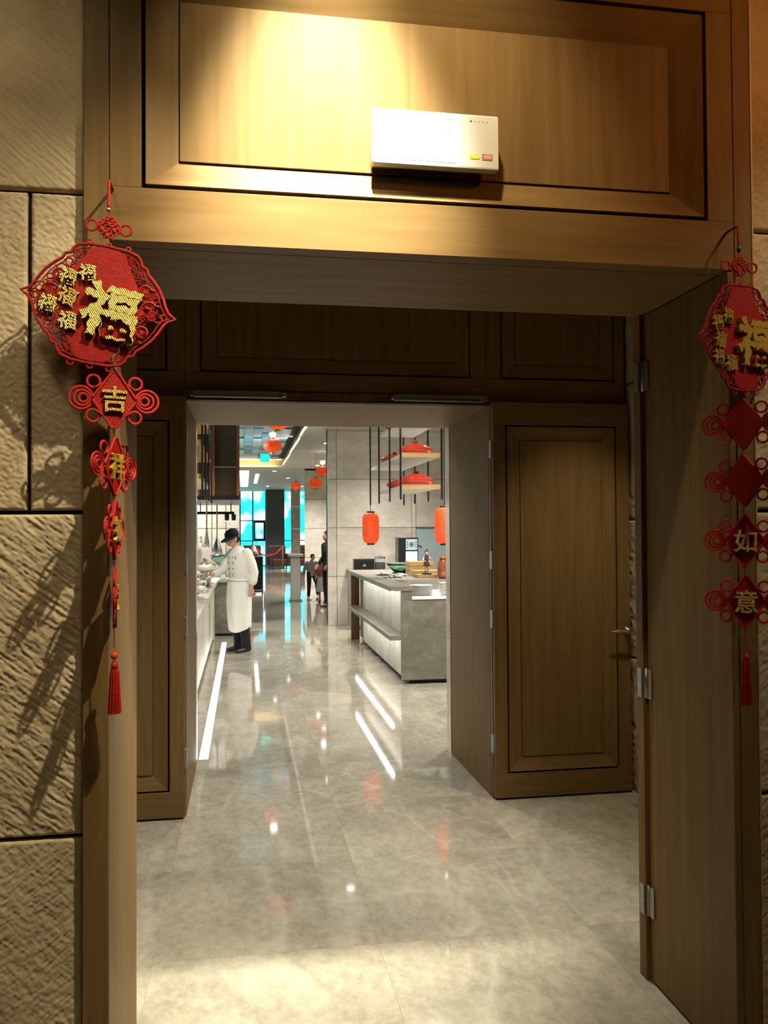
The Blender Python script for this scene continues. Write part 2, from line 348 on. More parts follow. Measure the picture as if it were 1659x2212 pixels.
# ================================================================== STONE WALLS (chiselled blocks with black joints)
def vnoise(u, v, seed):
    rs = np.random.RandomState(seed); N = 256; L = rs.rand(N, N)
    iu = np.floor(u).astype(int); iv = np.floor(v).astype(int); fu = u-iu; fv = v-iv
    fu = fu*fu*(3-2*fu); fv = fv*fv*(3-2*fv)
    g = lambda a, b: L[a % N, b % N]
    return (g(iu,iv)*(1-fu)+g(iu+1,iv)*fu)*(1-fv)+(g(iu,iv+1)*(1-fu)+g(iu+1,iv+1)*fu)*fv
def stone_block(parent, a0, a1, z0, z1, place, amp, ang, ln, wd, seed, step=.005, cross=0.):
    na = max(2, int((a1-a0)/step)); nz_ = max(2, int((z1-z0)/step))
    A, Z = np.meshgrid(np.linspace(a0, a1, na+1), np.linspace(z0, z1, nz_+1))
    ca, sa = math.cos(ang), math.sin(ang)
    u = (A*ca+Z*sa)/ln; v = (-A*sa+Z*ca)/wd
    v = v + .6*vnoise(u*1.3+9, v*.35, seed+5)
    h = np.abs(vnoise(u+40, v+40, seed)-.5)*2; h = 1-h**.8
    h = h*.75 + .35*vnoise(A/.007+100, Z/.007+100, seed+1) + .35*vnoise(A/.09+70, Z/.09+70, seed+2)
    if cross:
        u2 = (A*ca-Z*sa)/ln; v2 = (A*sa+Z*ca)/wd; h = (1-cross)*h + cross*(1-np.abs(vnoise(u2+60, v2+60, seed+3)-.5)*2)
    h = (h-h.mean())*amp
    edge = np.minimum(np.minimum(A-a0, a1-A), np.minimum(Z-z0, z1-Z)); h = h - np.clip(.006-edge, 0, .006)*.8
    vs = [place(a, z, d) for a, z, d in zip(A.ravel(), Z.ravel(), h.ravel())]
    nA = na+1; fs = [(j*nA+i, j*nA+i+1, (j+1)*nA+i+1, (j+1)*nA+i) for j in range(nz_) for i in range(na)]
    k = len(vs); bd = [i for i in range(nA)] + [j*nA+na for j in range(1, nz_+1)] + [nz_*nA+i for i in range(na-1, -1, -1)] + [j*nA for j in range(nz_-1, 0, -1)]
    vs += [place(A.ravel()[q], Z.ravel()[q], -.03) for q in bd]; n = len(bd)
    fs += [(bd[i], k+i, k+(i+1) % n, bd[(i+1) % n]) for i in range(n)]
    mb = MB(); mb.v = vs; mb.f = fs; o = mb.build('stone_block', 'stone', parent); o.data.shade_smooth(); return o
JZ = [-.033, .859, 1.751, 2.643, 3.535, 4.2]; J = .006
wl = empty('wall_left', kind='structure', label='chiselled tan stone wall with black joints left of the portal')
B('wall_core', 'joint_black', -2.6, -.392, 2.47, 3.0, 0, 4.2, wl)
pf = lambda a, z, d: (a, 2.445-d, z)
sty = {0: (.0055, -.72, .030, .0075, .5), 1: (.0062, -.66, .050, .0072, 0.), 2: (.0055, -.6, .020, .008, .3), 3: (.0030, -.75, .08, .006, 0.)}
for k in range(4):
    am, an, ln, wd, cr = sty[k]
    z0 = max(0, JZ[k]+J); z1 = JZ[k+1]-J
    spans = [(-1.05, -.443)] if k != 2 else [(-1.05, -.592), (-.580, -.443)]
    for q, (a, b) in enumerate(spans): stone_block(wl, a, b, z0, z1, pf, am, an, ln, wd, 11+k*3+q, .0032, cr)
B('stone_block', 'stone', -1.05, -.443, 2.44, 2.47, JZ[4]+J, 4.2, wl)
wr = empty('wall_right', kind='structure', label='chiselled tan stone wall with black joints right of the portal')
B('wall_core', 'joint_black', 1.547, 2.55, 2.47, 3.0, 0, 4.2, wr)
for k in range(4): stone_block(wr, 1.596, 2.1, max(0, JZ[k]+J), JZ[k+1]-J, pf, .006, .72, .05, .009, 40+k, .0045)
B('stone_block', 'stone', 1.596, 2.1, 2.44, 2.47, JZ[4]+J, 4.2, wr)
# vestibule side wall in stone, seen edge-on beside the right door leaf
wv_ = empty('wall_vestibule_right', kind='structure', label='chiselled stone side wall of the vestibule beside the right door')
B('wall_core', 'joint_black', 2.503, 2.75, 3.0, 5.22, 0, 3.4, wv_)
ps = lambda a, z, d: (2.476-d, a, z)
for k in range(4): stone_block(wv_, 3.01, 5.2, max(0, JZ[k]+J), min(3.3, JZ[k+1]-J), ps, .010, .6, .05, .02, 60+k, .012)

# ================================================================== PORTAL
XL, XR, YF, YB, HL = -.368, 1.5215, 2.42, 3.02, 2.508
t1 = empty('trim_1', kind='structure', label='left wooden casing and reveal of the portal')
B('casing', 'wood_v', -.4377, XL-.002, YF, YF+.06, 0, 4.1, t1, .002)
B('reveal_board', 'wood_v', -.392, XL, YF+.002, YB, 0, HL, t1, .002)
t2_ = empty('trim_2', kind='structure', label='right wooden casing of the portal with thin pale edge strip')
B('casing', 'wood_v', XR+.002, 1.583, YF, YF+.06, 0, 4.1, t2_, .002)
B('edge_strip', 'wood_gold', 1.583, 1.588, YF-.002, YF+.05, 0, 4.1, t2_)
B('reveal_board', 'wood_v', 1.532, 1.548, YF+.06, YB, 0, HL, t2_)
B('door_stop', 'wood_v', 1.485, 1.53, 2.995, YB+.03, 0, HL, t2_, .002)
B('stop_gap', 'joint_black', 1.512, 1.53, 2.985, 2.9945, 0, HL, t2_)
lt = empty('trim_3', kind='structure', label='panelled wooden lintel above the portal lit by a spotlight')
panelling(lt, XL, XR, HL, 4.1, YF, (-.277, 1.4288, 2.6656, 3.3168), (-.1836, 1.3299, 2.7538, 3.222), th=.06, dep=.044)
B('lintel_core', 'wood_h', XL, XR, YF+.066, YB, HL+.001, 4.1, lt, .001)
# leaf folded back along the right reveal
d3 = empty('door_3', kind='structure', label='dark wooden door leaf folded back along the right reveal')
B('leaf', 'wood_v', 1.500, 1.531, 2.424, 2.984, .008, HL-.004, d3, .002)
for z in (2.273, 1.112, .30):
    h = MB().box(1.4935, 1.4995, 2.95, 2.985, z-.055, z+.055); h.box(1.4785, 1.4845, 2.998, 3.03, z-.055, z+.055)
    h = h.build('hinge', 'steel_dull', d3); MB().tube([(1.494, 2.99, z-.057), (1.494, 2.99, z+.057)], .006, 10).build('pin', 'steel_dull', h, smooth=True)

# emergency light on the lintel
em = empty('emergency_light', (.557, 2.42, 2.84), label='white emergency light box mounted on the wooden lintel', cat='emergency light')
em.scale = (1, .55, 1)
B('housing', 'plastic_white', -.190, .190, -.058, -.002, -.080, .082, em, .006)
B('back_plate', 'steel_dull', -.186, .186, -.004, .016, -.078, .078, em)
B('light_panel', 'plastic_panel', -.182, .058, -.0592, -.057, -.066, .070, em)
ln_ = MB()
def seg(mb, x0, z0, x1, z1, w=.0009, y=-.0594):
    d = Vector((x1-x0, 0, z1-z0)).normalized(); n = Vector((-d.z, 0, d.x))*w
    mb.box(0, 0, 0, 0, 0, 0) if False else mb.add([(x0-n.x, y-.0005, z0-n.z), (x1-n.x, y-.0005, z1-n.z), (x1+n.x, y-.0005, z1+n.z), (x0+n.x, y-.0005, z0+n.z),
        (x0-n.x, y+.001, z0-n.z), (x1-n.x, y+.001, z1-n.z), (x1+n.x, y+.001, z1+n.z), (x0+n.x, y+.001, z0+n.z)], [(0,1,2,3),(7,6,5,4),(0,4,5,1),(1,5,6,2),(2,6,7,3),(3,7,4,0)])
seg(ln_, -.03, .064, .056, .062, .0012); seg(ln_, -.012, .034, .014, .034); seg(ln_, .014, .034, .032, .016); seg(ln_, .032, .016, .043, .016)
seg(ln_, .014, .004, .029, -.022); seg(ln_, .032, -.037, .042, -.031); seg(ln_, -.02, -.006, -.008, -.006)
for (a, b, r) in [(.017, .049, .007), (.009, -.033, .006)]:
    for q in range(6):
        p, s_ = PI*q/6, PI*(q+1)/6; seg(ln_, a+r*math.cos(p), b+r*math.sin(p)*.7, a+r*math.cos(s_), b+r*math.sin(s_)*.7)
ln_.build('printed_outline', 'line_grey', em)['kind'] = 'stuff'
for q in range(5):
    MB().lathe([(.0026 if q == 0 else .0016, 0), (.0026 if q == 0 else .0016, .002)], n=10).build('indicator_dot', 'dot_dark' if q == 0 else 'line_grey', em, loc=(.105+q*.0125, -.0575, .062), rot=(PI/2, 0, 0))
MB().prism([(.099,-.044),(.104,-.050),(.128,-.050),(.133,-.044),(.128,-.037),(.104,-.037)], -.0596, -.0575).build('yellow_sticker', 'sticker_yellow', em)
pk = B('red_sticker', 'sticker_pink', .138, .170, -.0596, -.0575, -.052, -.034, em); B('pale_window', 'sticker_pale', .145, .166, -.0602, -.0594, -.048, -.037, pk)

# ================================================================== INNER WALL AND DOORS
iw = empty('wall_inner', kind='structure', label='dark wooden panelled wall above and beside the inner doorway')
YD = 5.18; DX0, DX1, DH = -.345, 1.54, 2.48
B('wall_mass', 'wood_v', -2.2, DX0-.02, YD+.04, 6.24, 0, 3.4, iw); B('wall_mass', 'wood_v', DX1+.02, 2.8, YD+.04, 6.24, 0, 3.4, iw)
B('wall_mass', 'wood_h', DX0-.02, DX1+.02, YD+.04, 6.24, DH+.04, 3.4, iw)
ov = [(-.352, 1.523, (-.257, 1.415, 2.66, 3.25), (-.165, 1.325, 2.75, 3.16)), (1.523, 2.460, (1.625, 2.386, 2.66, 3.25), (1.72, 2.30, 2.75, 3.16)), (-1.4, -.352, (-1.222, -.461, 2.66, 3.25), (-1.13, -.545, 2.75, 3.16))]
for n, (a, b, o, i) in enumerate(ov):
    panelling(iw, a+.001, b-.001, 2.545 if n == 0 else 2.51, 3.4, YD, o, i)
B('side_board', 'wood_v', DX1+.045, 2.460, YD, YD+.04, 0, 2.505, iw); B('side_board', 'wood_v', -1.4, DX0-.045, YD, YD+.04, 0, 2.505, iw)
t4 = empty('trim_4', kind='structure', label='wooden frame, jambs and soffit lining of the inner doorway')
for s, x in ((-1, DX0), (1, DX1)):
    a, b = sorted((x, x+s*.02)); B('jamb_board', 'wood_v', a, b, YD+.02, 6.22, 0, DH+.02, t4)
    a, b = sorted((x+s*.002, x+s*.045)); B('frame_post', 'wood_dark', a, b, YD-.012, YD+.019, 0, DH+.06, t4, .002)
    a, b = sorted((x+s*.01, x+s*.017)); B('seal_strip', 'joint_black', a, b, YD-.014, YD-.0125, 0, DH+.02, t4)
    a, b = sorted((x+s*.0, x+s*.14)); B('marble_return', 'wall_marble', a, b, 6.25, 6.38, .863, 2.6, t4); B('marble_return', 'wall_marble', a, b, 6.25, 6.38, 0, .858, t4)
B('soffit_board', 'wood_h', DX0, DX1, YD+.021, 6.38, DH, DH+.03, t4)
B('head_board', 'wood_dark', DX0, DX1, YD-.012, YD+.02, DH+.003, DH+.06, t4, .002)
B('seal_strip', 'joint_black', DX0, DX1, YD-.014, YD-.0125, DH+.002, DH+.010, t4)
for n, (a, b) in enumerate([(-.30, .225), (.92, 1.49)]):
    cl = empty('door_closer', ((a+b)/2, YD-.014, DH+.037), label=['brushed metal door closer over the left half of the inner doorway', 'brushed metal door closer over the right half of the inner doorway'][n], cat='door closer', group='door closers over the inner doorway')
    w = (b-a)/2
    B('body', 'steel_dull', -w, w, -.03, 0, -.020, .020, cl, .003); B('end_cap', 'steel', w, w+.03, -.026, 0, -.014, .014, cl, .004); B('end_cap', 'steel', -w-.02, -w, -.026, 0, -.014, .014, cl, .004)
    B('slide_rail', 'steel', -w+.03, w-.02, -.034, -.0302, -.014, -.004, cl)
def leaf(name, x0, x1, label, hx):
    d = empty(name, kind='structure', label=label); y = 5.115; s = 1 if hx < (x0+x1)/2 else -1
    panelling(d, x0, x1, .012, 2.498, y, (x0+.087, x1-.090, .168, 2.348), (x0+.178, x1-.18, .26, 2.256))
    B('leaf_back', 'wood_v', x0+.001, x1-.001, y+.036, y+.052, .013, 2.497, d)
    for z in (.35, 1.13, 1.5, 2.2):
        h = MB().box(hx-.014 if s > 0 else hx-.002, hx+.002 if s > 0 else hx+.014, y-.001, y+.05, z-.055, z+.055).build('hinge', 'steel_dull', d)
    return d
dr = leaf('door_1', 1.545, 2.452, 'right inner door leaf folded open with lever handle and bevelled panel', 1.545)
dl = leaf('door_2', -1.275, -.352, 'left inner door leaf folded open beside the left reveal', -.352)
hd = MB().lathe([(.026, 0), (.026, .008), (.012, .01), (.012, .045)], n=20).build('lever_handle', 'chrome', dr, smooth=True, loc=(2.428, 5.115, 1.04), rot=(PI/2, 0, 0))
MB().tube([(2.430, 5.065, 1.04), (2.40, 5.062, 1.04), (2.35, 5.064, 1.041), (2.305, 5.07, 1.043)], [.010, .009, .008, .006], 10, flat=.8).build('lever_bar', 'chrome', dr, smooth=True)
B('ceiling_vestibule', 'plaster', -1.5, 2.75, YB, YD+.04, 3.4, 3.5).__setitem__('kind', 'structure')
bpy.data.objects['ceiling_vestibule']['label'] = 'plain ceiling of the vestibule between the two doorways'
wvl = B('wall_vestibule_left', 'stone', -1.55, -1.42, YB, YD+.04, 0, 3.4); tag(wvl, 'stone side wall at the left end of the vestibule', kind='structure')
# foyer shell behind the camera
fs_ = [('ceiling', 'plaster', -2.7, 3.2, -2.2, 2.42, 4.2, 4.3, 'plain ceiling of the foyer in front of the portal'), ('wall_foyer_left', 'plaster', -2.7, -2.6, -2.2, 3, 0, 4.2, 'side wall of the foyer on the left'),
       ('wall_foyer_right', 'plaster', 3.1, 3.2, -2.2, 3, 0, 4.2, 'side wall of the foyer on the right'), ('wall_foyer_back', 'plaster', -2.7, 3.2, -2.3, -2.2, 0, 4.2, 'back wall of the foyer behind the viewer')]
for n, m_, a, b, c, d, e, f, l in fs_: tag(B(n, m_, a, b, c, d, e, f), l, kind='structure')
tag(B('wall_front_filler', 'stone', 2.1, 3.1, 2.45, 3.0, 0, 4.2), 'stone front wall far right of the portal', kind='structure')
tag(B('wall_front_edge', 'stone', -2.6, -1.05, 2.445, 2.469, 0, 4.2), 'stone front wall far left of the portal', kind='structure')
for n, (x, y) in enumerate([(.45, 4.0), (2.12, 4.35)]):
    v = empty('ceiling_lamp', (x, y, 3.4), label=['recessed downlight in the middle of the vestibule ceiling', 'recessed downlight in the vestibule ceiling by the right door'][n], cat='downlight', group='vestibule downlights')
    MB().lathe([(.055, -.012), (.07, -.012), (.07, 0), (.055, 0)], n=24).build('bezel', 'steel', v, smooth=False); MB().lathe([(.052, -.004), (.052, -.001)], n=24).build('lens', 'lamp_face', v)


# ================================================================== CHINESE KNOT HANGINGS
OUT = [(0,.160),(.050,.158),(.078,.150),(.088,.138),(.092,.125),(.106,.120),(.112,.106),(.130,.090),(.147,.070),(.160,.048),(.170,.026),(.180,.011),(.200,0)]
half = OUT + [(x, -z) for x, z in reversed(OUT[:-1])]
OUTLINE = half + [(-x, z) for x, z in reversed(half[1:-1])]       # clockwise
def inside(px, pz, poly):
    r = False; n = len(poly)
    for i in range(n):
        (x1, z1), (x2, z2) = poly[i], poly[(i+1) % n]
        if (z1 > pz) != (z2 > pz) and px < (x2-x1)*(pz-z1)/(z2-z1)+x1: r = not r
    return r
def plaque(parent, loc, rot, small):
    p = empty('plaque', loc); p.rotation_euler = rot; p.parent = parent
    fr = MB(); fr.tube([(x, 0, z) for x, z in OUTLINE], .0042, 6, True); fr.tube([(x*.93, 0, z*.93) for x, z in OUTLINE], .0018, 5, True)
    rnd = random.Random(5); shr = [(x*.92, z*.92) for x, z in OUTLINE]
    core_ = [(x*.56, z*.93) for x, z in OUTLINE]
    for _ in range(520):
        x = rnd.uniform(-.175, .175); z = rnd.uniform(-.15, .15)
        if inside(x, z, core_) or not inside(x, z, shr): continue
        fr.ring(x, z, rnd.uniform(.005, .014), .0017, n=10, k=4, sx=rnd.uniform(.7, 1.2))
    for _ in range(26):
        x = rnd.uniform(.09, .165)*rnd.choice((-1, 1)); z = rnd.uniform(-.10, .10)
        if inside(x, z, shr): fr.lathe([(rnd.uniform(.004, .009), -.0015), (.006, .0015)], (x, 0, z), 8)
    for sx in (-1, 1):
        for (x, z, r) in [(.128, .012, .021), (.118, -.052, .015), (.112, .06, .016)]:
            fr.ring(x*sx, z, r, .003, n=18, k=5); fr.box(x*sx-r*.35, x*sx+r*.35, -.0012, .0012, z-r*.35, z+r*.35); fr.ring(x*sx, z, r*.7, .0015, n=14, k=4)
    fr.build('openwork_frame', 'red_felt', p)
    core = [(x*.60, z*.965) for x, z in reversed(OUTLINE)]
    MB().prism(core, -.0025, .0025).build('solid_centre', 'red_felt', p)
    # five small ears and beads along the top and bottom edges
    for x in (-.05, 0, .05):
        for z, q in ((.163, .006), (-.165, .008)): MB().ring(x, z, q, .0022, n=12, k=5).build('edge_loop', 'red_cord', p)
    g = text_mb('福', .152, .016, .0042, .0026); o = g.build('gold_character', 'gold', p, loc=(.030, -.010, -.014), rot=(0, .06, 0))
    for q, (x, z, s, a) in enumerate(small):
        text_mb('福', s, .010, .0008, .0014).build('small_gold_character', 'gold', p, loc=(x, -.007, z), rot=(0, a, 0))
    return p
def diamond(parent, loc, rz, ch, tilt=0., s=1.0):
    d = empty('diamond_knot', loc); d.rotation_euler = (0, tilt, rz); d.parent = parent; d.scale = (s, s, s)
    MB().prism([(0,-.083),(.058,-.004),(.058,.004),(0,.083),(-.058,.004),(-.058,-.004)], -.004, .004).build('pad', 'red_felt', d, bevel=.002)
    w = MB()
    for sx in (-1, 1):
        for sz in (-1, 1): w.tube([(sx*.004, -.0045, sz*.078), (sx*.056, -.0045, sz*.004)], .0032, 6)
        for r in (.030, .0205, .0115): w.ring(sx*(.052+.033-(.030-r)*.35), 0, r, .0036, n=24, k=6)
        for sz in (-1, 1):
            w.ring(sx*.054, sz*.046, .0165, .0036, n=18, k=6)
            w.tube([(sx*.03, -.005, sz*.042), (sx*.05, -.004, sz*.030)], .003, 5)
    w.build('loops', 'red_cord', d)
    if ch: text_mb(ch, .072, .009, .0010).build('gold_character', 'gold', d, loc=(0, -.0085, 0))
    return d
def endless_knot(parent, loc, tilt):
    k = MB()
    for q in range(-2, 3):
        e = .034 - abs(q)*.0; k.tube([(-e+q*.0 + .0, (-.002 if q % 2 else .002), 0)], .003) if False else None
    c, s_ = math.cos(PI/4), math.sin(PI/4)
    R = lambda u, v, y=0: ((u-v)*c, y, (u+v)*s_)
    for q in range(4):
        t = (q-1.5)*.0115; y = .002 if q % 2 else -.002
        k.tube([R(t, -.020, y), R(t, .020, y)], .0036, 6); k.tube([R(-.020, t, -y), R(.020, t, -y)], .0036, 6)
    for q in range(3):
        t = (q-1)*.0115
        for e in (-.021, .021):
            for u, v in ((t, e), (e, t)):
                x, _, z = R(u, v); k.ring(x, z, .0058, .0028, n=12, k=5)
    for sx in (-1, 1): k.ring(sx*.045, 0, .0145, .0034, n=18, k=6)
    return k.build('endless_knot', 'red_cord', parent, loc=loc, rot=(0, tilt, 0))
def tassel(parent, x, y, zt, zb, bead):
    tb = MB(); rnd = random.Random(3)
    for q in range(56):
        a = 2*PI*q/56*5.3; r = .0165*math.sqrt((q+.5)/56)
        e = (x+r*1.02*math.cos(a), y+r*1.02*math.sin(a), zb+rnd.uniform(0, .004)); m = (x+.6*r*math.cos(a)+.0015*math.cos(a), y+.6*r*math.sin(a), zt-.025)
        tb.tube([(x+.25*r*math.cos(a), y+.25*r*math.sin(a), zt), m, e], .0017, 4)
    tb.build('tassel', 'red_cord', parent)
    MB().lathe([(.003, .0), (.007, -.004), (.0095, -.014), (.0085, -.020)], (x, y, zt+.006), 14).build('tassel_cap', 'red_cord', parent, smooth=True)
    if bead: MB().ball((x, y, zt+.019), .0105).build('bead', 'lacquer_red', parent, smooth=True)
YK = 2.352
kl = empty('knot_hanging', (-.352, YK, 2.647), label='bright red knot hanging with gold characters on the left casing', cat='knot hanging', group='red and gold knot hangings')
def hz(z): return z - 2.647
MB().tube([(-.008, .066, .001), (-.008, .05, .002), (-.008, .004, 0), (-.008, 0, hz(2.575))], .0042, 6).build('hanging_cord', 'red_cord', kl)
MB().ball((-.008, 0, hz(2.566)), .006, .006, .008, 10, 8).build('cord_bead', 'brass', kl); MB().tube([(-.008, 0, hz(2.575)), (-.007, 0, hz(2.535))], .0022, 6).build('thin_cord', 'red_cord', kl)
endless_knot(kl, (-.007, 0, hz(2.518)), .12)
plaque(kl, (-.030, -.010, hz(2.305)), (0, .155, math.radians(3)), [(-.088, .058, .046, .2), (-.042, .078, .046, -.1), (-.082, .006, .05, .3), (-.128, -.022, .046, .1), (-.072, -.058, .05, 0)])
MB().tube([(-.006, 0, hz(2.472)), (-.008, 0, hz(2.455))], .002, 5).build('thin_cord', 'red_cord', kl); MB().tube([(.003, 0, hz(2.152)), (.006, 0, hz(2.128))], .002, 5).build('thin_cord', 'red_cord', kl)
for z, a, ch in [(2.052, .22, '吉'), (1.872, 1.20, '祥'), (1.703, 1.50, '如'), (1.520, 1.72, '意')]: diamond(kl, (.007, 0, hz(z)), a, ch, .02)
for a, b in [(1.970, 1.952), (1.792, 1.783), (1.622, 1.600), (1.440, 1.385)]: MB().tube([(.007, 0, hz(a)), (.008, 0, hz(b))], .0016, 5).build('thin_cord', 'red_cord', kl)
tassel(kl, .008, 0, hz(1.345), hz(1.209), True)
kr = empty('knot_hanging', (1.497, YK, 2.622), label='shaded dark red knot hanging on the right casing', cat='knot hanging', group='red and gold knot hangings')
def hr(z): return z - 2.622
MB().tube([(-.002, .066, .001), (-.002, .05, .002), (-.002, .004, 0), (-.002, 0, hr(2.566))], .004, 6).build('hanging_cord', 'red_cord', kr)
MB().ball((-.002, 0, hr(2.549)), .006, .006, .010, 10, 8).build('cord_bead', 'black_metal', kr); MB().tube([(-.002, 0, hr(2.57)), (-.001, 0, hr(2.52))], .002, 6).build('thin_cord', 'red_cord', kr)
endless_knot(kr, (-.002, 0, hr(2.496)), .05)
plaque(kr, (.002, -.010, hr(2.275)), (0, -.06, math.radians(20)), [(-.075, .062, .046, .2), (-.122, .040, .046, -.1), (-.115, -.01, .05, .3), (-.125, -.06, .046, .1), (-.072, -.078, .05, 0)])
MB().tube([(0, 0, hr(2.456)), (0, 0, hr(2.43))], .002, 5).build('thin_cord', 'red_cord', kr)
for z, a, ch in [(2.016, PI-.55, '吉'), (1.842, PI-.85, '祥'), (1.657, -.32, '如'), (1.474, -.32, '意')]: diamond(kr, (.003, 0, hr(z)), a, ch, .03)
for a, b in [(2.12, 2.095), (1.935, 1.922), (1.762, 1.737), (1.577, 1.554), (1.394, 1.335)]: MB().tube([(.002, 0, hr(a)), (.002, 0, hr(b))], .0018, 5).build('thin_cord', 'red_cord', kr)
tassel(kr, .002, 0, hr(1.312), hr(1.159), False)

# ================================================================== RESTAURANT SHELL
rc = empty('ceiling_restaurant', kind='structure', label='white restaurant ceiling with a recessed mosaic coffer edged by light')
CX0, CX1, CY0, CY1, CZ = -2.2, 1.11, 9.0, 24.45, 3.5
for a, b, c, d in [(CX1, 7, 6.24, 40.2), (-5.2, CX0, 6.24, 40.2), (CX0, CX1, 6.24, CY0), (CX0, CX1, CY1, 40.2)]: B('ceiling_board', 'ceiling_white', a, b, c, d, CZ, CZ+.05, rc)
B('coffer_back', 'groove_dark', CX0-.1, CX1+.1, CY0-.1, CY1+.1, 3.76, 3.80, rc)
for a, b, c, d in [(CX1, CX1+.03, CY0, CY1), (CX0-.03, CX0, CY0, CY1), (CX0, CX1, CY1, CY1+.03), (CX0, CX1, CY0-.03, CY0)]: B('coffer_edge', 'wood_gold' if c == CY1 else 'ceiling_white', a, b, c, d, CZ+.05, 3.76, rc)  # far edge is gold: the golden light on it is put into the colour
rm = random.Random(11); mos = {}
tw, tlen = .19, .92
for ix in range(11):
    for iy in range(11):
        x0 = CX1-.16-(ix+1)*tw; y0 = 14.1+iy*tlen
        k = rm.choice([0, 1, 2, 3, 5, 5, 0, 6, 4, 2, 1, 7]) if ix < 3 else rm.choice([0, 1, 5, 2, 5, 3, 0, 1, 6, 2])
        hgt = rm.choice([3.70, 3.715, 3.73])
        o = MB().box(.003, tw-.003, .006, tlen-.006, 0, .02).build('mosaic_tile', MOSAIC[k], rc, loc=(x0, y0, hgt)) if k not in mos else None
        if o: mos[k] = o.data
        else:
            o = bpy.data.objects.new('mosaic_tile', mos[k]); COL.objects.link(o); o.parent = rc; o.location = (x0, y0, hgt)
for q in range(9): B('cove_glow', 'edge_glow', CX1-.030, CX1-.004, 13.2+q*1.25, 14.3+q*1.25, 3.52+.012*(q % 3), 3.56+.012*(q % 3), rc)  # weakly glowing bars imitate the lit inner face of the coffer edge
B('cove_glow', 'edge_glow', CX0+.1, CX1-.05, CY1-.05, CY1-.02, 3.70, 3.73, rc)

# right-hand marble wall facing the entrance, slab by slab
wb = empty('wall_back', kind='structure', label='pale marble slab wall behind the right food counter')
B('wall_core', 'groove_dark', 1.47, 6.5, 14.94, 15.3, 0, 3.5, wb)
xs = [1.456, 1.616, 2.972, 3.05, 4.4, 5.75, 6.5]; zs = [0, .863, 1.726, 2.59, 3.455, 3.5]
for i in range(len(xs)-1):
    for j in range(len(zs)-1):
        if i >= 2 and j < 2: continue
        if i == 2 and j == 2: pass
        B('marble_slab', 'wall_marble', xs[i]+.004, xs[i+1]-.004, 14.9, 14.945, zs[j]+.004, zs[j+1]-.004, wb)
for i in range(2, len(xs)-1):
    for j in range(2): B('marble_slab', 'niche_blue' if i > 2 else 'wall_marble', xs[i]+.004, xs[i+1]-.004, 14.9 if i == 2 else 14.93, 14.945, zs[j]+.004, zs[j+1]-.004, wb)  # niche slabs are tinted: the bluish light in the niche is put into their colour
tag(B('wall_restaurant_right', 'wall_marble', 6.4, 6.5, 6.4, 40.2, 0, 3.5), 'side wall of the restaurant on the right', kind='structure')
tag(B('wall_restaurant_left', 'wall_marble', -5.2, -5.1, 6.4, 40.2, 0, 3.5), 'side wall of the restaurant on the left', kind='structure')
for n, (a, b) in enumerate([(-5.2, DX0-.14), (DX1+.14, 6.5)]): tag(B('wall_entrance_%s' % ('left', 'right')[n], 'wall_marble', a, b, 6.245, 6.38, 0, 3.5), 'restaurant side of the entrance wall, %s of the doorway' % ('left', 'right')[n], kind='structure')
tag(B('wall_entrance_head', 'wall_marble', DX0-.14, DX1+.14, 6.245, 6.38, DH+.12, 3.5), 'restaurant side of the wall above the doorway', kind='structure')
wc = empty('wall_far_right', kind='structure', label='pale marble wall behind the children near the far windows')
B('wall_core', 'groove_dark', 1.78, 6.4, 25.04, 25.3, 0, 3.5, wc)
for i in range(4):
    for j in range(4): B('marble_slab', 'wall_marble', 1.756+i*1.36+.005, 1.756+(i+1)*1.36-.005, 25, 25.045, zs[j]+.005, min(3.5, zs[j+1])-.005, wc)
wk = empty('wall_kitchen', kind='structure', label='pale marble panelled wall behind the left buffet')
B('wall_core', 'groove_dark', -4, -.10, 15.54, 15.8, 0, 3.5, wk)
xk = [-3.4, -2.4, -1.62, -1.1, -.84, -.58, -.33, -.085]
for i in range(len(xk)-1):
    for j in range(4): B('marble_slab', 'wall_marble', xk[i]+.006, xk[i+1]-.006, 15.5, 15.545, zs[j]+.005, min(3.5, zs[j+1])-.005, wk)
cb = empty('wall_pillar', kind='structure', label='pale marble pillar in front of the far windows')
for j in range(4): B('marble_slab', 'wall_marble', 1.80, 2.14, 32.9, 33.3, zs[j]+.004, min(3.5, zs[j+1])-.004, cb)
# far window wall
ww = empty('window_1', kind='structure', label='tall far windows with dark frames and bright cyan daylight')
XW = [-5.0, -3.6, -2.2, -1.2, -.20, .386, .99, 1.83, 2.22, 2.9, 4.3, 6.4]
for x in XW: B('mullion', 'frame_dark', x-.03, x+.03, 39.98, 40.08, 0, 3.5, ww)
for i in range(len(XW)-1):
    a, b = XW[i]+.03, XW[i+1]-.03
    zz = [0, 1.18, 2.12, 3.5] if i in (4, 5) else [0, 1.18, 3.5]
    for j in range(len(zz)-1):
        B('pane', 'window_glass', a+.002, b-.002, 40.02, 40.03, zz[j]+.02, zz[j+1]-.02, ww)
        B('transom', 'frame_dark', a, b, 39.99, 40.07, zz[j]-.02, zz[j]+.02, ww)
sa = MB()
for a, b, c, d in [(.42, .50, 1.20, 2.10), (.88, .96, 1.20, 2.10), (.50, .88, 1.20, 1.28), (.50, .88, 2.02, 2.10)]: sa.box(a, b, 39.93, 39.99, c, d)
sa.build('opening_sash', 'frame_dark', ww)
tag(B('wall_dark_pillar', 'curtain_dark', .96, 1.78, 38.2, 38.9, 0, 3.5), 'dark grey pillar standing in front of the far windows', kind='structure')
tag(B('ground_outside', 'pave_white', -30, 30, 40.2, 80, -.25, -.1), 'bright white paving outside the far windows', kind='structure')

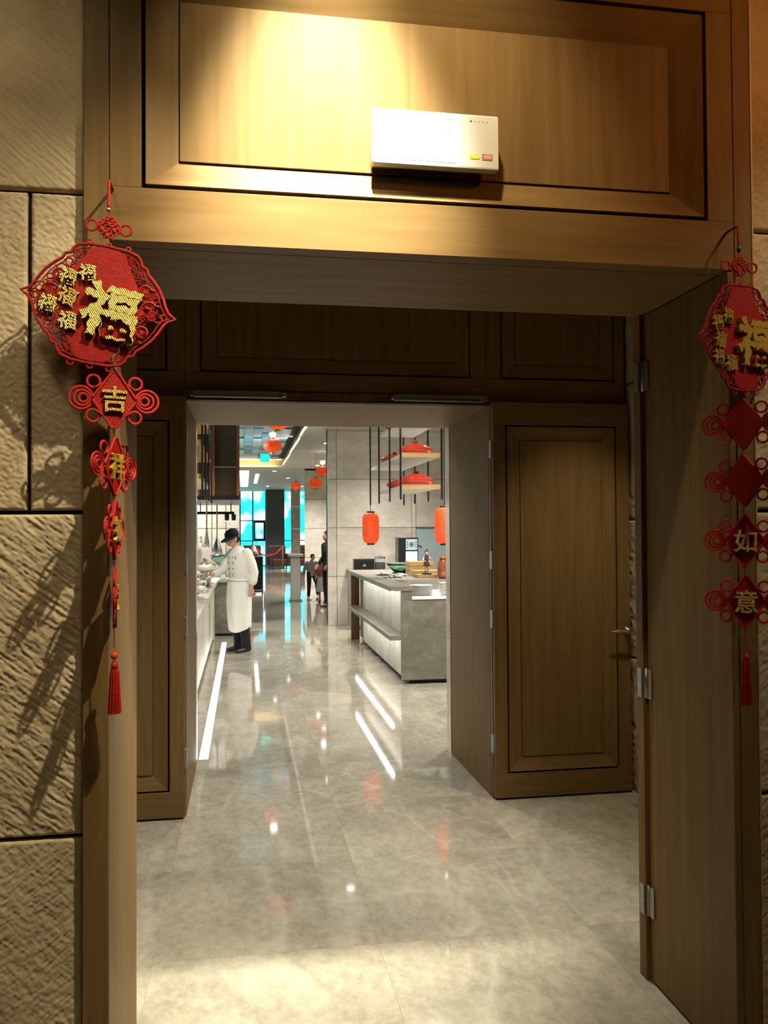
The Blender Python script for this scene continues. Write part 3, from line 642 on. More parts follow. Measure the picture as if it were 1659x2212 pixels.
# downlights of the restaurant with their light
DL = [(.912, 26.0), (.95, 35.1), (2.35, 35.1), (2.02, 23.6), (2.03, 22.0), (2.3, 22.8), (2.6, 8.0), (2.5, 10.2), (1.5, 12.2), (3.0, 12.4), (1.7, 17.5), (-2.6, 8.0), (-2.6, 11.5), (.55, 7.6), (3.6, 8.6), (2.3, 13.6), (1.5, 29.5)]  # last two are added to brighten the marble wall and the pale pillar
d0 = None
for n, (x, y) in enumerate(DL):
    nm = ['above the far window aisle', 'close to the dark pillar', 'nearest the far right window', 'over the children, middle of three', 'over the children, first of three', 'over the children, last of three', 'over the aisle right of the entrance', 'over the right counter', 'left of the hanging shelf', 'right of the hanging shelf', 'behind the marble wall edge', 'over the near left buffet', 'over the far left buffet', 'just inside the doorway', 'in the near right corner', 'added to brighten the marble wall over the drinks machine', 'added to brighten the pale marble pillar'][n]
    if d0 is None:
        d = empty('ceiling_downlight', (x, y, CZ)); d0 = d
        MB().lathe([(.06, -.01), (.085, -.01), (.085, 0), (.06, 0)], n=20).build('bezel', 'steel', d); MB().lathe([(.06, -.014), (.06, -.0105)], n=20).build('lens', 'lamp_face', d)
    else: d = copy_tree(d0); d.location = (x, y, CZ)
    tag(d, 'round white ceiling downlight ' + nm, 'downlight', 'restaurant downlights')
    spot('downlight_spot', (x, y, CZ-.03), (x, y, 0), 400 if y < 16 else 560, 125, NEUT, .9, .06)
area('coffer_cove_uplight', (.98, 18.8, 3.56), (.5, 18.8, 3.76), 90, .08, 10.5, (1, .95, .85))
area('coffer_end_uplight', (-.3, 24.2, 3.56), (-.3, 24.44, 3.70), 12, 2.4, .06, (1, .85, .55))
spot('buffet_fill', (-.2, 9.6, CZ-.03), (-.62, 11.2, .9), 260, 60, NEUT, .7, .05)  # added lamp to brighten the dishes on the left buffet
area('kitchen_light_panel', (-1.6, 14.6, 3.4), (-1.2, 14.2, 0), 220, 1.6, .8, NEUT)
spot('counter_spot', (1.2, 8.0, CZ-.03), (1.9, 10.9, 1.0), 160, 60, NEUT, .7, .05)

# ================================================================== RESTAURANT FURNITURE: right counter
rcn = empty('food_counter', (0, 0, 0), label='grey marble food counter at the right with a lit ledge shelf', cat='counter')
B('toe_kick', 'black_metal', 1.79, 2.75, 9.16, 12.9, 0, .05, rcn)
B('body', 'counter_marble', 1.76, 2.75, 9.13, 12.92, .05, .92, rcn)
B('end_panel', 'counter_marble', 1.69, 2.70, 9.09, 9.128, .045, .915, rcn, .002)
B('front_panel', 'counter_pale', 1.735, 1.758, 9.13, 12.4, .53, 1.018, rcn); B('front_panel', 'counter_pale', 1.735, 1.758, 9.13, 12.4, .05, .48, rcn)
_l = MB().box(1.563, 1.6895, 9.09, 9.1285, .481, .529); _l.box(1.563, 1.734, 9.1285, 12.92, .481, .529); _l.build('ledge_shelf', 'counter_marble', rcn)
B('upstand', 'counter_marble', 1.76, 1.81, 9.13, 12.9, .921, 1.019, rcn); B('end_upstand', 'counter_marble', 1.69, 1.81, 9.092, 9.128, .916, 1.019, rcn)
B('rear_block', 'counter_marble', 1.812, 2.74, 10.25, 12.9, .921, 1.019, rcn)
for z in (.478, 1.0185): B('led_strip', 'led_white', 1.60, 1.628, 9.2, 12.3, z-.010, z-.0005, rcn)
B('back_leg', 'wood_dark', 1.62, 1.75, 12.93, 13.0, 0, 1.018, rcn)
wtp = empty('worktop', (0, 0, 0), label='grey stone worktop slab on the right food counter', cat='worktop')
MB().prism([(0,0)]*3, 0, 0) if False else None
mb = MB().box(1.566, 1.815, 9.085, 10.25, 1.02, 1.07); mb.box(1.566, 2.76, 10.25, 12.95, 1.02, 1.07); mb.build('raised_slab', 'counter_marble', wtp)
B('lower_slab', 'china_white', 1.812, 2.74, 9.085, 10.248, .922, .945, wtp, .002)
# plates, bowls
ORD = ['topmost', 'second from top', 'third from top', 'fourth from top', 'fifth from top', 'sixth from top', 'seventh from top', 'eighth from top', 'second from bottom', 'bottom']
def plate_stack(x, y, z, r, n, label, group, h=.011):
    p = MB().lathe([(r*.62, 0), (r*.66, .004), (r, .012), (r, .015), (r*.6, .008)], n=32).build('plate', 'china_white', smooth=False, loc=(x, y, z))
    out = []
    for k in range(n):
        q = p if k == 0 else p.copy()
        if k: COL.objects.link(q)
        q.location = (x+random.uniform(-.002, .002), y, z+k*h)
        tag(q, ORD[n-1-k] + ' ' + label, 'plate', group); out.append(q)
    return out
plate_stack(1.985, 9.42, .946, .132, 10, 'white dinner plate in the stack at the near counter end', 'stacked dinner plates')
bw = MB().lathe([(.03, 0), (.035, .004), (.06, .045), (.065, .05), (.058, .05), (.03, .01)], n=24).build('bowl', 'china_white', loc=(2.235, 9.34, .946), smooth=False)
for k in range(4):
    q = bw if k == 0 else bw.copy()
    if k: COL.objects.link(q)
    q.location = (2.235, 9.34, .946+k*.032); tag(q, ['bottom', 'second from bottom', 'third from bottom', 'topmost'][k] + ' small white bowl in the stack beside the dinner plates', 'bowl', 'stacked white bowls')
# raised counter goods
gb = empty('glass_bowl', (2.17, 11.75, 1.09), label='wide green glass salad bowl on the right counter', cat='bowl')
MB().lathe([(.07, 0), (.10, .012), (.17, .085), (.205, .125), (.20, .128), (.162, .09), (.09, .018)], n=32).build('bowl_body', 'glass_green', gb, smooth=True)
for q in range(14): MB().ball((random.uniform(-.08, .08), random.uniform(-.08, .08), .045+random.uniform(0, .02)), .03, .022, .012, 8, 6).build('salad_leaf', 'food_green' if q % 3 else 'food_cream', gb)
B('stand_block', 'black_plastic', -.09, .09, -.09, .09, -.019, -.001, gb)
for n, (x, y, r, l) in enumerate([(1.93, 10.75, .10, 'white food plate nearest the ledge'), (2.04, 11.1, .12, 'white food plate in front of the green bowl'), (1.86, 11.35, .11, 'white food plate left of the green bowl')]):
    f = empty('food_plate', (x, y, 1.071), label=l, cat='plate', group='food plates on the right counter')
    MB().lathe([(r*.6, 0), (r*.65, .004), (r, .018), (r, .021), (r*.6, .008)], n=28).build('dish', 'china_white', f, smooth=False)
    for q in range(9):
        a = q*2.4; MB().ball((r*.4*math.cos(a)*(q/9), r*.4*math.sin(a), .022), .026, .02, .016, 8, 6).build('food_piece', ['food_cream', 'food_green', 'food_cream'][q % 3], f)
sp = empty('serving_tray', (1.80, 10.42, 1.071), label='steel serving tray with two ladles on the ledge', cat='tray')
B('tray', 'steel', -.10, .10, -.09, .09, 0, .008, sp, .003)
for s in (-1, 1):
    MB().lathe([(.008, .0), (.025, .008), (.034, .026), (.030, .026), (.012, .01)], (s*.035-.03, -.02, .0085), 16).build('ladle', 'chrome', sp, smooth=True)
    MB().tube([(s*.035+.002, -.02, .034), (s*.03+.06, .0, .05), (s*.03+.09, .02, .058)], .004, 6).build('ladle_handle', 'chrome', sp)
bx_ = []
for n, (x, y, z, w, d, h) in enumerate([(2.36, 10.95, 1.071, .17, .14, .085), (2.36, 11.3, 1.071, .17, .14, .19), (2.30, 10.62, 1.071, .13, .10, .05)]):
    e = empty('wooden_crate', (x, y, z), label=['gold brown wooden display crate, middle of three', 'tallest wooden display crate behind the figurine', 'low wooden display crate in front of the others'][n], cat='crate', group='wooden crates on the right counter')
    k = max(1, round(h/.06))
    for q in range(k):
        a, b = h*q/k, h*(q+1)/k-.006
        B('slat', 'wood_gold', -w, w, -d, -d+.012, a, b, e); B('slat', 'wood_gold', -w, w, d-.012, d, a, b, e)
        B('slat', 'wood_gold', -w, -w+.012, -d+.0125, d-.0125, a, b, e); B('slat', 'wood_gold', w-.012, w, -d+.0125, d-.0125, a, b, e)
    B('lid', 'wood_gold', -w+.013, w-.013, -d+.013, d-.013, h-.02, h-.008, e)
fg = empty('figurine', (2.31, 10.62, 1.114), label='small dark haired standing figurine on a black base', cat='figurine')
B('base', 'black_plastic', -.055, .055, -.045, .045, 0, .022, fg, .004)
MB().tube([(-.015, 0, .022), (-.014, 0, .08), (-.01, 0, .13)], [.010, .012, .015], 8).build('leg', 'doll_pale', fg, smooth=True); MB().tube([(.018, 0, .022), (.016, 0, .08), (.010, 0, .13)], [.010, .012, .015], 8).build('leg', 'doll_pale', fg, smooth=True)
MB().lathe([(.045, .11), (.04, .13), (.025, .18), (.034, .225), (.012, .245)], n=16, sy=.7).build('dress', 'doll_dark', fg, smooth=True)
MB().tube([(-.032, 0, .222), (-.055, -.02, .18), (-.02, -.04, .165)], .009, 7).build('arm', 'doll_pale', fg, smooth=True); MB().tube([(.032, 0, .222), (.055, -.02, .185), (.03, -.035, .205)], .009, 7).build('arm', 'doll_pale', fg, smooth=True)
MB().ball((0, -.002, .268), .024, .024, .028).build('head', 'doll_pale', fg, smooth=True); MB().ball((0, .006, .284), .027, .027, .024).build('hair', 'doll_dark', fg, smooth=True); MB().ball((.004, .008, .312), .014).build('hair_bun', 'doll_dark', fg, smooth=True)
jr = empty('ceramic_jar', (2.47, 10.38, 1.071), label='tall glossy brown jar at the right end of the crates', cat='jar')
MB().lathe([(.05, 0), (.066, .02), (.074, .10), (.070, .19), (.045, .235), (.040, .25)], n=24).build('jar_body', 'jar_brown', jr, smooth=True); MB().lathe([(.050, .2505), (.052, .262), (.03, .28), (.012, .285), (.016, .30), (.006, .31)], n=20).build('lid', 'jar_brown', jr, smooth=True)
# back counter with drinks machine
bc = empty('back_counter', (0, 0, 0), label='low cabinet along the marble wall under the drinks machine', cat='cabinet')
B('body', 'counter_marble', 1.80, 3.9, 14.05, 14.885, 0, .96, bc); B('top', 'counter_marble', 1.78, 3.92, 14.02, 14.89, .961, 1.0, bc)
for q in range(4): dq = B('door', 'counter_pale', 1.81+q*.52, 2.31+q*.52, 14.03, 14.049, .08, .94, bc); B('handle', 'steel', 2.26+q*.52, 2.275+q*.52, 14.015, 14.029, .6, .8, dq)
mc = empty('drinks_machine', (2.78, 14.4, 1.001), label='black drinks machine with a glowing cyan screen and round emblem', cat='machine')
B('body', 'black_plastic', -.175, .175, -.16, .16, 0, .55, mc, .008)
B('screen', 'screen_lit', -.045, .155, -.166, -.161, .03, .31, mc); lp = B('logo_panel', 'logo_panel', -.045, .155, -.166, -.161, .335, .52, mc)
MB().lathe([(.045, 0), (.045, .002)], n=24).build('round_emblem', 'logo_ink', lp, loc=(.055, -.1662, .43), rot=(PI/2, 0, 0)); MB().ring(.055, .43, .030, .004, -.169, 20, 5).build('emblem_ring', 'logo_panel', lp)
for q in range(5): B('printed_mark', 'logo_ink', -.03, -.006, -.1672, -.1662, .37+q*.026, .385+q*.026, lp); B('printed_mark', 'logo_ink', .118, .14, -.1672, -.1662, .37+q*.026, .385+q*.026, lp)
MB().tube([(.175, -.1, .40), (.23, -.1, .40), (.235, -.1, .36)], .012, 8).build('spout', 'black_plastic', mc); B('drip_tray', 'steel', -.16, .17, -.24, -.162, .0, .02, mc)
bb = empty('black_box', (2.01, 14.3, 1.001), label='black rectangular box with a small white emblem by the canister', cat='box')
B('body', 'black_plastic', -.175, .175, -.09, .09, 0, .165, bb, .006); B('lid', 'black_plastic', -.178, .178, -.093, .093, .166, .19, bb, .006)
em2 = MB(); em2.prism([(-.03,.075),(.03,.075),(.02,.085),(0,.105),(-.02,.085)], -.0915, -.0905); em2.box(-.028, .028, -.0915, -.0905, .064, .069); em2.build('emblem', 'line_grey', bb)
cn = empty('glass_canister', (2.285, 14.25, 1.001), label='clear glass canister with steel lid beside the black box', cat='canister')
MB().lathe([(.085, 0), (.09, .01), (.09, .19), (.085, .2)], n=24).build('glass_body', 'glass_clear', cn, smooth=True); MB().lathe([(.094, .2005), (.094, .225), (.03, .235), (.015, .245)], n=24).build('lid', 'steel', cn); MB().lathe([(.08, .004), (.08, .13)], n=20).build('contents', 'food_cream', cn)

# ================================================================== hanging shelf racks
def rack(loc, mirror, label, rows, shelves, W_, bm_='ceiling_white'):
    r = empty('hanging_shelf', loc, label=label, cat='shelf', group='hanging shelf racks over the counters')
    for x in (0, W_):
        for y in rows: MB().tube([(x, y, 2.03), (x, y, 3.499)], .011, 8).build('rod', 'black_metal', r, smooth=True)
    for (y0, y1, z) in shelves:
        s = B('shelf_board', bm_, .0115, W_-.0115, y0+.02, y1, z, z+.035, r); B('edge_strip', 'wood_gold', .0115, W_-.0115, y0, y0+.0195, z-.006, z+.045, s)
    return r
rk = rack((1.735, 0, 0), False, 'hanging black rod shelf holding red lacquer dishes at the right', (9.32, 10.04, 10.86, 11.63), [(9.33, 10.86, 2.155), (9.33, 11.63, 2.515), (9.33, 10.86, 2.90)], .475)
rk2 = rack((-.93, 0, 0), True, 'hanging black rod shelf in front of the bronze hood at the left', (8.3, 9.0, 9.8, 10.6), [(8.31, 10.6, 2.20), (8.31, 10.6, 2.53), (8.31, 10.6, 2.88)], .53, 'wood_gold')  # gold boards carry the golden light on these shelves in their colour
def dish():
    d = empty('lidded_dish')
    MB().lathe([(.10, 0), (.15, .015), (.20, .05), (.205, .065), (.19, .066)], n=32, sx=1, sy=.75).build('dish_body', 'lacquer_red', d, smooth=True)
    l = MB().lathe([(.205, .067), (.19, .085), (.12, .125), (.05, .145), (.03, .148)], n=32, sx=1, sy=.75).build('lid', 'lacquer_red', d, smooth=True)
    MB().lathe([(.022, .1485), (.03, .158), (.034, .168), (.015, .176)], n=16).build('knob', 'lacquer_red', l, smooth=True); return d
dz = None
for n, (x, y, z, s, l) in enumerate([(1.965, 9.60, 2.5505, 1, 'red lacquer lidded dish at the near end of the middle shelf'), (1.96, 10.95, 2.5505, .95, 'red lacquer lidded dish at the far end of the middle shelf'), (1.975, 9.62, 2.1905, 1.05, 'red lacquer lidded dish at the near end of the lowest shelf'), (1.95, 10.42, 2.1905, .95, 'red lacquer lidded dish at the far end of the lowest shelf'), (1.93, 10.45, 2.9355, .95, 'red lacquer lidded dish on the top shelf')]):
    d = dz if dz else None
    if d is None: d = dish(); dz = d
    else: d = copy_tree(dz)
    d.location = (x, y, z); d.scale = (s, s, s); tag(d, l, 'dish', 'red lidded dishes on the hanging shelf')

# ================================================================== lanterns
def long_lantern(x, y, zt, zb, label, ceil=None):
    e = empty('paper_lantern', (x, y, (zt+zb)/2), label=label, cat='lantern', group='long paper lanterns over the right counter')
    h = (zt-zb)/2-.02; prof = []
    n = 36
    for q in range(n+1):
        t = -1+2*q/n; r = .112*min(1, (1-abs(t)**5)**.55*.55+.45) + (.0022 if q % 2 else -.0012)
        prof.append((r if abs(t) < 1 else .05, t*h))
    MB().lathe(prof, n=24).build('paper_shade', 'lantern_red', e, smooth=False)
    for s in (-1, 1): MB().lathe([(.052, s*h-.001), (.054, s*(h+.012)), (.05, s*(h+.02))], n=20).build('rim', 'black_plastic', e)
    MB().tube([(0, 0, h+.015), (0, 0, (ceil or 3.499)-(zt+zb)/2)], .004, 6).build('cord', 'black_metal', e)
long_lantern(1.65, 11.05, 1.935, 1.49, 'long orange red paper lantern left of the hanging shelf')
long_lantern(2.195, 9.14, 1.955, 1.515, 'long orange red paper lantern half hidden by the doorway edge')
def round_lantern(x, y, z, r, label, hot=False):
    e = empty('round_lantern', (x, y, z), label=label, cat='lantern', group='round red lanterns under the ceiling')
    n, m = 32, 12; vs = []; fs = []
    for j in range(m+1):
        t = -PI/2*.86 + PI*.86*j/m
        for i in range(n):
            a = 2*PI*i/n; k = r*(1+.035*math.cos(a*16)); vs.append((k*math.cos(t)*math.cos(a), k*math.cos(t)*math.sin(a), r*.78*math.sin(t)))
    for j in range(m):
        for i in range(n): fs.append((j*n+i, j*n+(i+1) % n, (j+1)*n+(i+1) % n, (j+1)*n+i))
    MB().add(vs, fs).build('shade', 'lantern_red', e, smooth=True)
    zt = r*.78*math.sin(PI/2*.86)
    for s in (-1, 1): MB().lathe([(r*.24, s*zt), (r*.26, s*(zt+.02)), (r*.2, s*(zt+.03))], n=16).build('rim', 'brass', e)
    MB().tube([(0, 0, zt+.02), (0, 0, (3.74 if x < 1.1 and y < 24.4 else 3.499)-z)], .004, 6).build('cord', 'brass', e)
    if hot: MB().lathe([(.05, zt+.05), (.06, zt+.10), (.02, zt+.12)], n=14).build('lamp_bulb', 'lamp_face', e)
round_lantern(.43, 10.9, 3.10, .15, 'round red lantern nearest the doorway head')
round_lantern(.475, 14.4, 3.12, .15, 'round red lantern glowing under the mosaic coffer', True)
round_lantern(1.79, 19.5, 3.055, .15, 'round red lantern highest by the marble wall edge', True)
round_lantern(1.635, 19.6, 2.775, .15, 'round red lantern lowest by the marble wall edge')
round_lantern(1.50, 25.0, 2.99, .15, 'round red lantern farthest towards the windows')
ex = empty('exit_sign', (.50, 21.0, 3.47), label='small glowing green exit sign hung under the coffer', cat='sign')
B('body', 'exit_green', -.11, .11, -.02, .02, -.10, .10, ex, .01)
for s in (-1, 1): MB().tube([(s*.08, 0, .10), (s*.08, 0, .24)], .004, 6).build('hanger', 'steel', ex)
for n, (x, y0, y1) in enumerate([(.02, 26.0, 35.5), (.42, 27.5, 33.0)]):
    tag(B('light_panel', 'lit_panel', x-(.17 if n == 0 else .06), x+(.12 if n == 0 else .06), y0, y1, 3.488, 3.499), ['wide white ceiling light panel near the far windows', 'narrow white ceiling light strip beside the wide panel'][n], 'light panel')

# ================================================================== left buffet
lb = empty('buffet_counter', (0, 0, 0), label='pale marble buffet counter running along the left', cat='counter')
B('toe_kick', 'black_metal', -1.42, -.52, 6.6, 14.3, 0, .06, lb)
for q in range(6): B('front_panel', 'counter_pale', -.50, -.478, 6.6+q*1.19, 6.6+(q+1)*1.19-.006, .06, .86, lb)
B('body', 'counter_marble', -1.45, -.501, 6.6, 13.76, .06, .86, lb)
B('return_body', 'counter_marble', -.477, .03, 13.79, 14.4, .04, .86, lb, .002); B('return_kick', 'black_metal', -.47, .0, 13.82, 14.35, 0, .039, lb)
lw = empty('buffet_worktop', (0, 0, 0), label='long stone worktop of the left buffet', cat='worktop')
mb = MB().box(-1.46, -.42, 6.55, 13.76, .861, .90); mb.box(-1.46, .045, 13.76, 14.42, .861, .90); mb.build('slab', 'counter_pale', lw)
fs2 = empty('floor_light_strip', (0, 0, 0), label='bright white light strip set in the floor along the left buffet', cat='light strip')
B('channel', 'steel', -.342, -.264, 6.40, 12.95, .0005, .004, fs2); B('diffuser', 'led_floor', -.336, -.270, 6.41, 12.94, .0042, .007, fs2)
# food on the buffet
def platter(x, y, r, label, food, stand=0., n=14):
    f = empty('buffet_dish', (x, y, .901), label=label, cat='dish', group='dishes on the left buffet')
    if stand: MB().lathe([(r*.5, 0), (r*.3, .01), (.02, stand*.5), (r*.3, stand-.002)], n=20).build('stand', 'steel', f, smooth=True)
    MB().lathe([(r*.6, stand), (r*.7, stand+.006), (r, stand+.03), (r, stand+.035), (r*.6, stand+.012)], n=28).build('dish', 'china_white', f, smooth=False)
    rr = random.Random(int(x*100+y*10))
    for q in range(n):
        a = rr.uniform(0, 6.28); d = r*.6*math.sqrt(rr.random()); MB().ball((d*math.cos(a), d*math.sin(a), stand+.035+rr.uniform(0, .02)), .035, .03, .024, 8, 6).build('food_piece', rr.choice(food), f)
platter(-.56, 7.85, .12, 'white dish of golden pastries nearest on the left buffet', ['food_gold', 'food_brown'])
platter(-.60, 8.35, .13, 'white dish of brown rolls, second on the left buffet', ['food_brown', 'food_gold', 'food_cream'])
platter(-.58, 8.9, .12, 'white dish of pale buns, third on the left buffet', ['food_gold', 'food_cream'])
platter(-.64, 9.5, .14, 'white dish of browned food in the middle of the left buffet', ['food_brown', 'food_gold'], .05)
platter(-.60, 10.2, .15, 'white dish of green salad before the chef', ['food_green', 'food_cream'], .16, 20)
platter(-.66, 10.9, .16, 'raised white dish of cream desserts before the chef', ['food_cream'], .22, 20)
platter(-.58, 11.5, .15, 'white dish of red food in front of the chef', ['food_red', 'food_cream', 'food_brown'], .14)
platter(-.62, 12.3, .17, 'raised white dish behind the red food', ['food_cream', 'food_gold'], .32, 16)
platter(-.55, 9.95, .13, 'white dish of cream rolls before the salad dish', ['food_cream', 'food_gold'], .08, 16)
platter(-.52, 11.05, .13, 'raised white dish of cream puffs at the buffet edge', ['food_cream'], .28, 22)
platter(-.50, 12.05, .12, 'tall raised white dish nearest the hands of the chef', ['food_cream', 'food_cream', 'food_red'], .26, 18)
platter(-.52, 12.9, .12, 'white dish under the steel heat lamp', ['food_cream', 'food_red'], .10)
bl = empty('glass_bowl', (-.34, 13.95, .901), label='teal glass bowl on the return of the left buffet', cat='bowl')
MB().lathe([(.06, 0), (.05, .02), (.03, .08), (.03, .18), (.10, .23), (.19, .33), (.21, .40), (.203, .402), (.18, .335), (.09, .25)], n=28).build('bowl_body', 'glass_green', bl, smooth=True)
cd = empty('glass_candle_stand', (-.585, 11.25, .901), label='tall clear glass stem stand on the left buffet', cat='stand')
MB().lathe([(.06, 0), (.06, .006), (.012, .03), (.012, .40), (.03, .42), (.045, .48), (.03, .55), (.01, .58)], n=18).build('stem', 'china_white', cd, smooth=True)
for q in range(6):
    a = q*1.05; MB().ball((.06*math.cos(a), .06*math.sin(a), .60+.05*(q % 3)), .022).build('glass_ball', 'glass_clear', cd, smooth=True)
def heat_lamp(x, y, zb, label, s=1.):
    h = empty('heat_lamp', (x, y, zb), label=label, cat='heat lamp', group='steel heat lamps over the left buffet')
    MB().lathe([(.085*s, 0), (.082*s, .05), (.06*s, .12), (.03*s, .20), (.012, .25), (.010, .27)], n=24).build('shade', 'steel', h, smooth=True)
    MB().tube([(0, 0, .27), (0, 0, 2.09-zb)], .010, 8).build('stem', 'brass', h); MB().ball((0, 0, .012), .04*s, .04*s, .02, 12, 8).build('bulb', 'lamp_face', h)
heat_lamp(-.405, 12.85, 1.33, 'steel bell heat lamp beside the cap of the chef')
heat_lamp(-.515, 11.9, 1.46, 'narrow brass heat lamp left of the bell lamp', .45)
# bronze hood
hd_ = empty('extractor_hood', (0, 0, 0), label='big bronze glass extractor hood above the left buffet', cat='hood')
B('lower_band', 'black_metal', -1.6, -.065, 11.28, 13.8, 2.095, 2.15, hd_); B('glass_front', 'bronze_glass', -1.58, -.10, 11.30, 11.33, 2.151, 3.498, hd_)
B('glass_side', 'bronze_glass', -.11, -.08, 11.331, 13.78, 2.151, 3.498, hd_); B('corner_post', 'wood_red', -.099, -.062, 11.27, 11.33, 2.151, 3.498, hd_)
for q, x in enumerate((-.42, -.62, -.80)): B('wood_slat', 'wood_red', x-.05, x+.035, 11.262, 11.298, 2.151, 3.498, hd_)
B('mid_rail', 'steel_dull', -.40, -.10, 11.292, 11.299, 2.52, 2.535, hd_)
trk = empty('track_light', (-.35, 12.9, 2.094), label='black track with bright spot heads under the hood', cat='track light')
B('track', 'black_metal', -.5, .2, -.02, .02, -.16, -.12, trk); MB().tube([(-.3, 0, -.12), (-.3, 0, 0)], .008, 6).build('hanger', 'black_metal', trk); MB().tube([(.15, 0, -.12), (.15, 0, 0)], .008, 6).build('hanger', 'black_metal', trk)
for x in (.14, .24): hh = MB().lathe([(.03, 0), (.035, .09), (.03, .1)], (0, 0, 0), 14).build('spot_head', 'black_metal', trk, loc=(x-.05, -.03, -.26)); MB().lathe([(.04, -.006), (.04, -.001)], n=14).build('lens', 'lamp_face', hh)

# ================================================================== far furniture
def sofa(x, y, label, rz=0):
    s = empty('armchair', (x, y, 0), rz, label, 'armchair', 'dark red armchairs by the windows')
    B('seat', 'sofa_dark', -.32, .32, -.32, .22, .14, .44, s, .04); B('backrest', 'sofa_dark', -.40, .40, .22, .38, .14, 1.02, s, .05)
    for q in (-1, 1): a, b = sorted((q*.33, q*.44)); B('armrest', 'sofa_dark', a, b, -.32, .21, .14, .66, s, .03)
    for q in (-1, 1):
        for w in (-.26, .3): B('leg', 'black_metal', q*.3-.02, q*.3+.02, w-.02, w+.02, 0, .138, s)
sofa(1.42, 36.6, 'dark red armchair left of the rope post', .2); sofa(2.35, 36.9, 'dark red armchair right of the rope post', -.2); sofa(.30, 37.4, 'dark red armchair in front of the cyan window', PI)
def post(x, y, label):
    p = empty('rope_post', (x, y, 0), label=label, cat='post', group='brass rope posts by the windows')
    MB().lathe([(.16, 0), (.16, .02), (.03, .04), (.025, .05), (.025, .92), (.045, .94), (.045, .97), (.02, 1.0)], n=18).build('post_body', 'brass', p, smooth=True)
post(1.56, 35.2, 'brass rope post before the dark pillar'); post(.45, 35.4, 'brass rope post before the cyan window')
rp_ = MB().tube([(1.50, 35.205, .91), (1.3, 35.25, .70), (1.0, 35.3, .60), (.7, 35.36, .68), (.51, 35.39, .91)], .03, 8).build('velvet_rope', 'rope_red', smooth=True); tag(rp_, 'sagging red velvet rope between the two brass posts', 'rope')
hs = empty('host_lectern', (1.215, 20.3, 0), label='white host lectern standing beside the boy', cat='lectern')
B('column', 'ceiling_white', -.13, .10, -.12, .12, .04, 1.05, hs, .01); B('base', 'steel', -.17, .14, -.16, .16, 0, .039, hs, .005); B('top', 'ceiling_white', -.18, .17, -.18, .18, 1.051, 1.11, hs, .006); B('dark_panel', 'black_plastic', .101, .108, -.1, .1, .1, .98, hs)
sv = empty('service_cart', (.24, 22.6, 0), label='black service cart behind the elbow of the chef', cat='cart')
for z in (.06, .42, .98): B('shelf', 'black_plastic' if z < .9 else 'steel', -.24, .24, -.2, .2, z, z+.03, sv)
for x in (-.225, .225):
    for y in (-.185, .185): MB().tube([(x, y, 0), (x, y, 1.01)], .014, 8).build('post', 'black_metal', sv)
B('back_panel', 'black_plastic', -.21, .21, .15, .17, .1, .97, sv)
tgn = empty('cone_dish', (.22, 22.6, 1.011), label='brown cone shaped lidded pot on the service cart', cat='pot')
MB().lathe([(.12, 0), (.16, .04), (.165, .06)], n=24).build('dish', 'food_brown', tgn, smooth=True); MB().lathe([(.15, .061), (.10, .15), (.04, .27), (.03, .31), (.045, .33), (.02, .35)], n=24).build('lid', 'doll_pale', tgn, smooth=True)

# ================================================================== PEOPLE
def soft(mb, name, mt, parent, vox=.012, it=4):
    o = mb.build(name, mt, parent, smooth=True)
    r = o.modifiers.new('fuse', 'REMESH'); r.mode = 'VOXEL'; r.voxel_size = vox; r.use_smooth_shade = True
    s = o.modifiers.new('smooth', 'SMOOTH'); s.factor = .5; s.iterations = it
    return o
def levels(mb, L, n=20):             # (z, cx, cy, rx, ry)
    vs = []; fs = []
    for z, cx, cy, rx, ry in L:
        for i in range(n): a = 2*PI*i/n; vs.append((cx+rx*math.cos(a), cy+ry*math.sin(a), z))
    for j in range(len(L)-1):
        for i in range(n): fs.append((j*n+i, j*n+(i+1) % n, (j+1)*n+(i+1) % n, (j+1)*n+i))
    fs.append(tuple(range(n-1, -1, -1))); fs.append(tuple(range((len(L)-1)*n, len(L)*n))); mb.add(vs, fs)
def limb(mb, pts, rad, n=10):
    mb.tube(pts, rad, n)
    mb.ball(pts[0], rad[0]*.98, n=10, m=8); mb.ball(pts[-1], rad[-1]*.98, n=10, m=8)
def hand(mb, w, d, side):            # palm and five fingers from the wrist w along d
    w = Vector(w); d = Vector(d).normalized(); acr = d.cross(Vector((1, 0, 0))); acr = acr.normalized() if acr.length > .1 else Vector((0, 1, 0)); nrm = acr.cross(d)
    for q in range(4):
        o = (q-1.5)*.021; b = w + d*.07 + acr*o; l = [.062, .075, .070, .055][q]
        mb.tube([w+acr*o*.5, b], [.017, .0125], 8)
        mb.tube([b, b+d*l*.5-nrm*side*.004, b+d*l*.95-nrm*side*.018], [.0105, .0098, .008], 7)
    mb.tube([w+d*.025+acr*-.02, w+d*.055-acr*.048, w+d*.088-acr*.055], [.013, .0115, .009], 7)
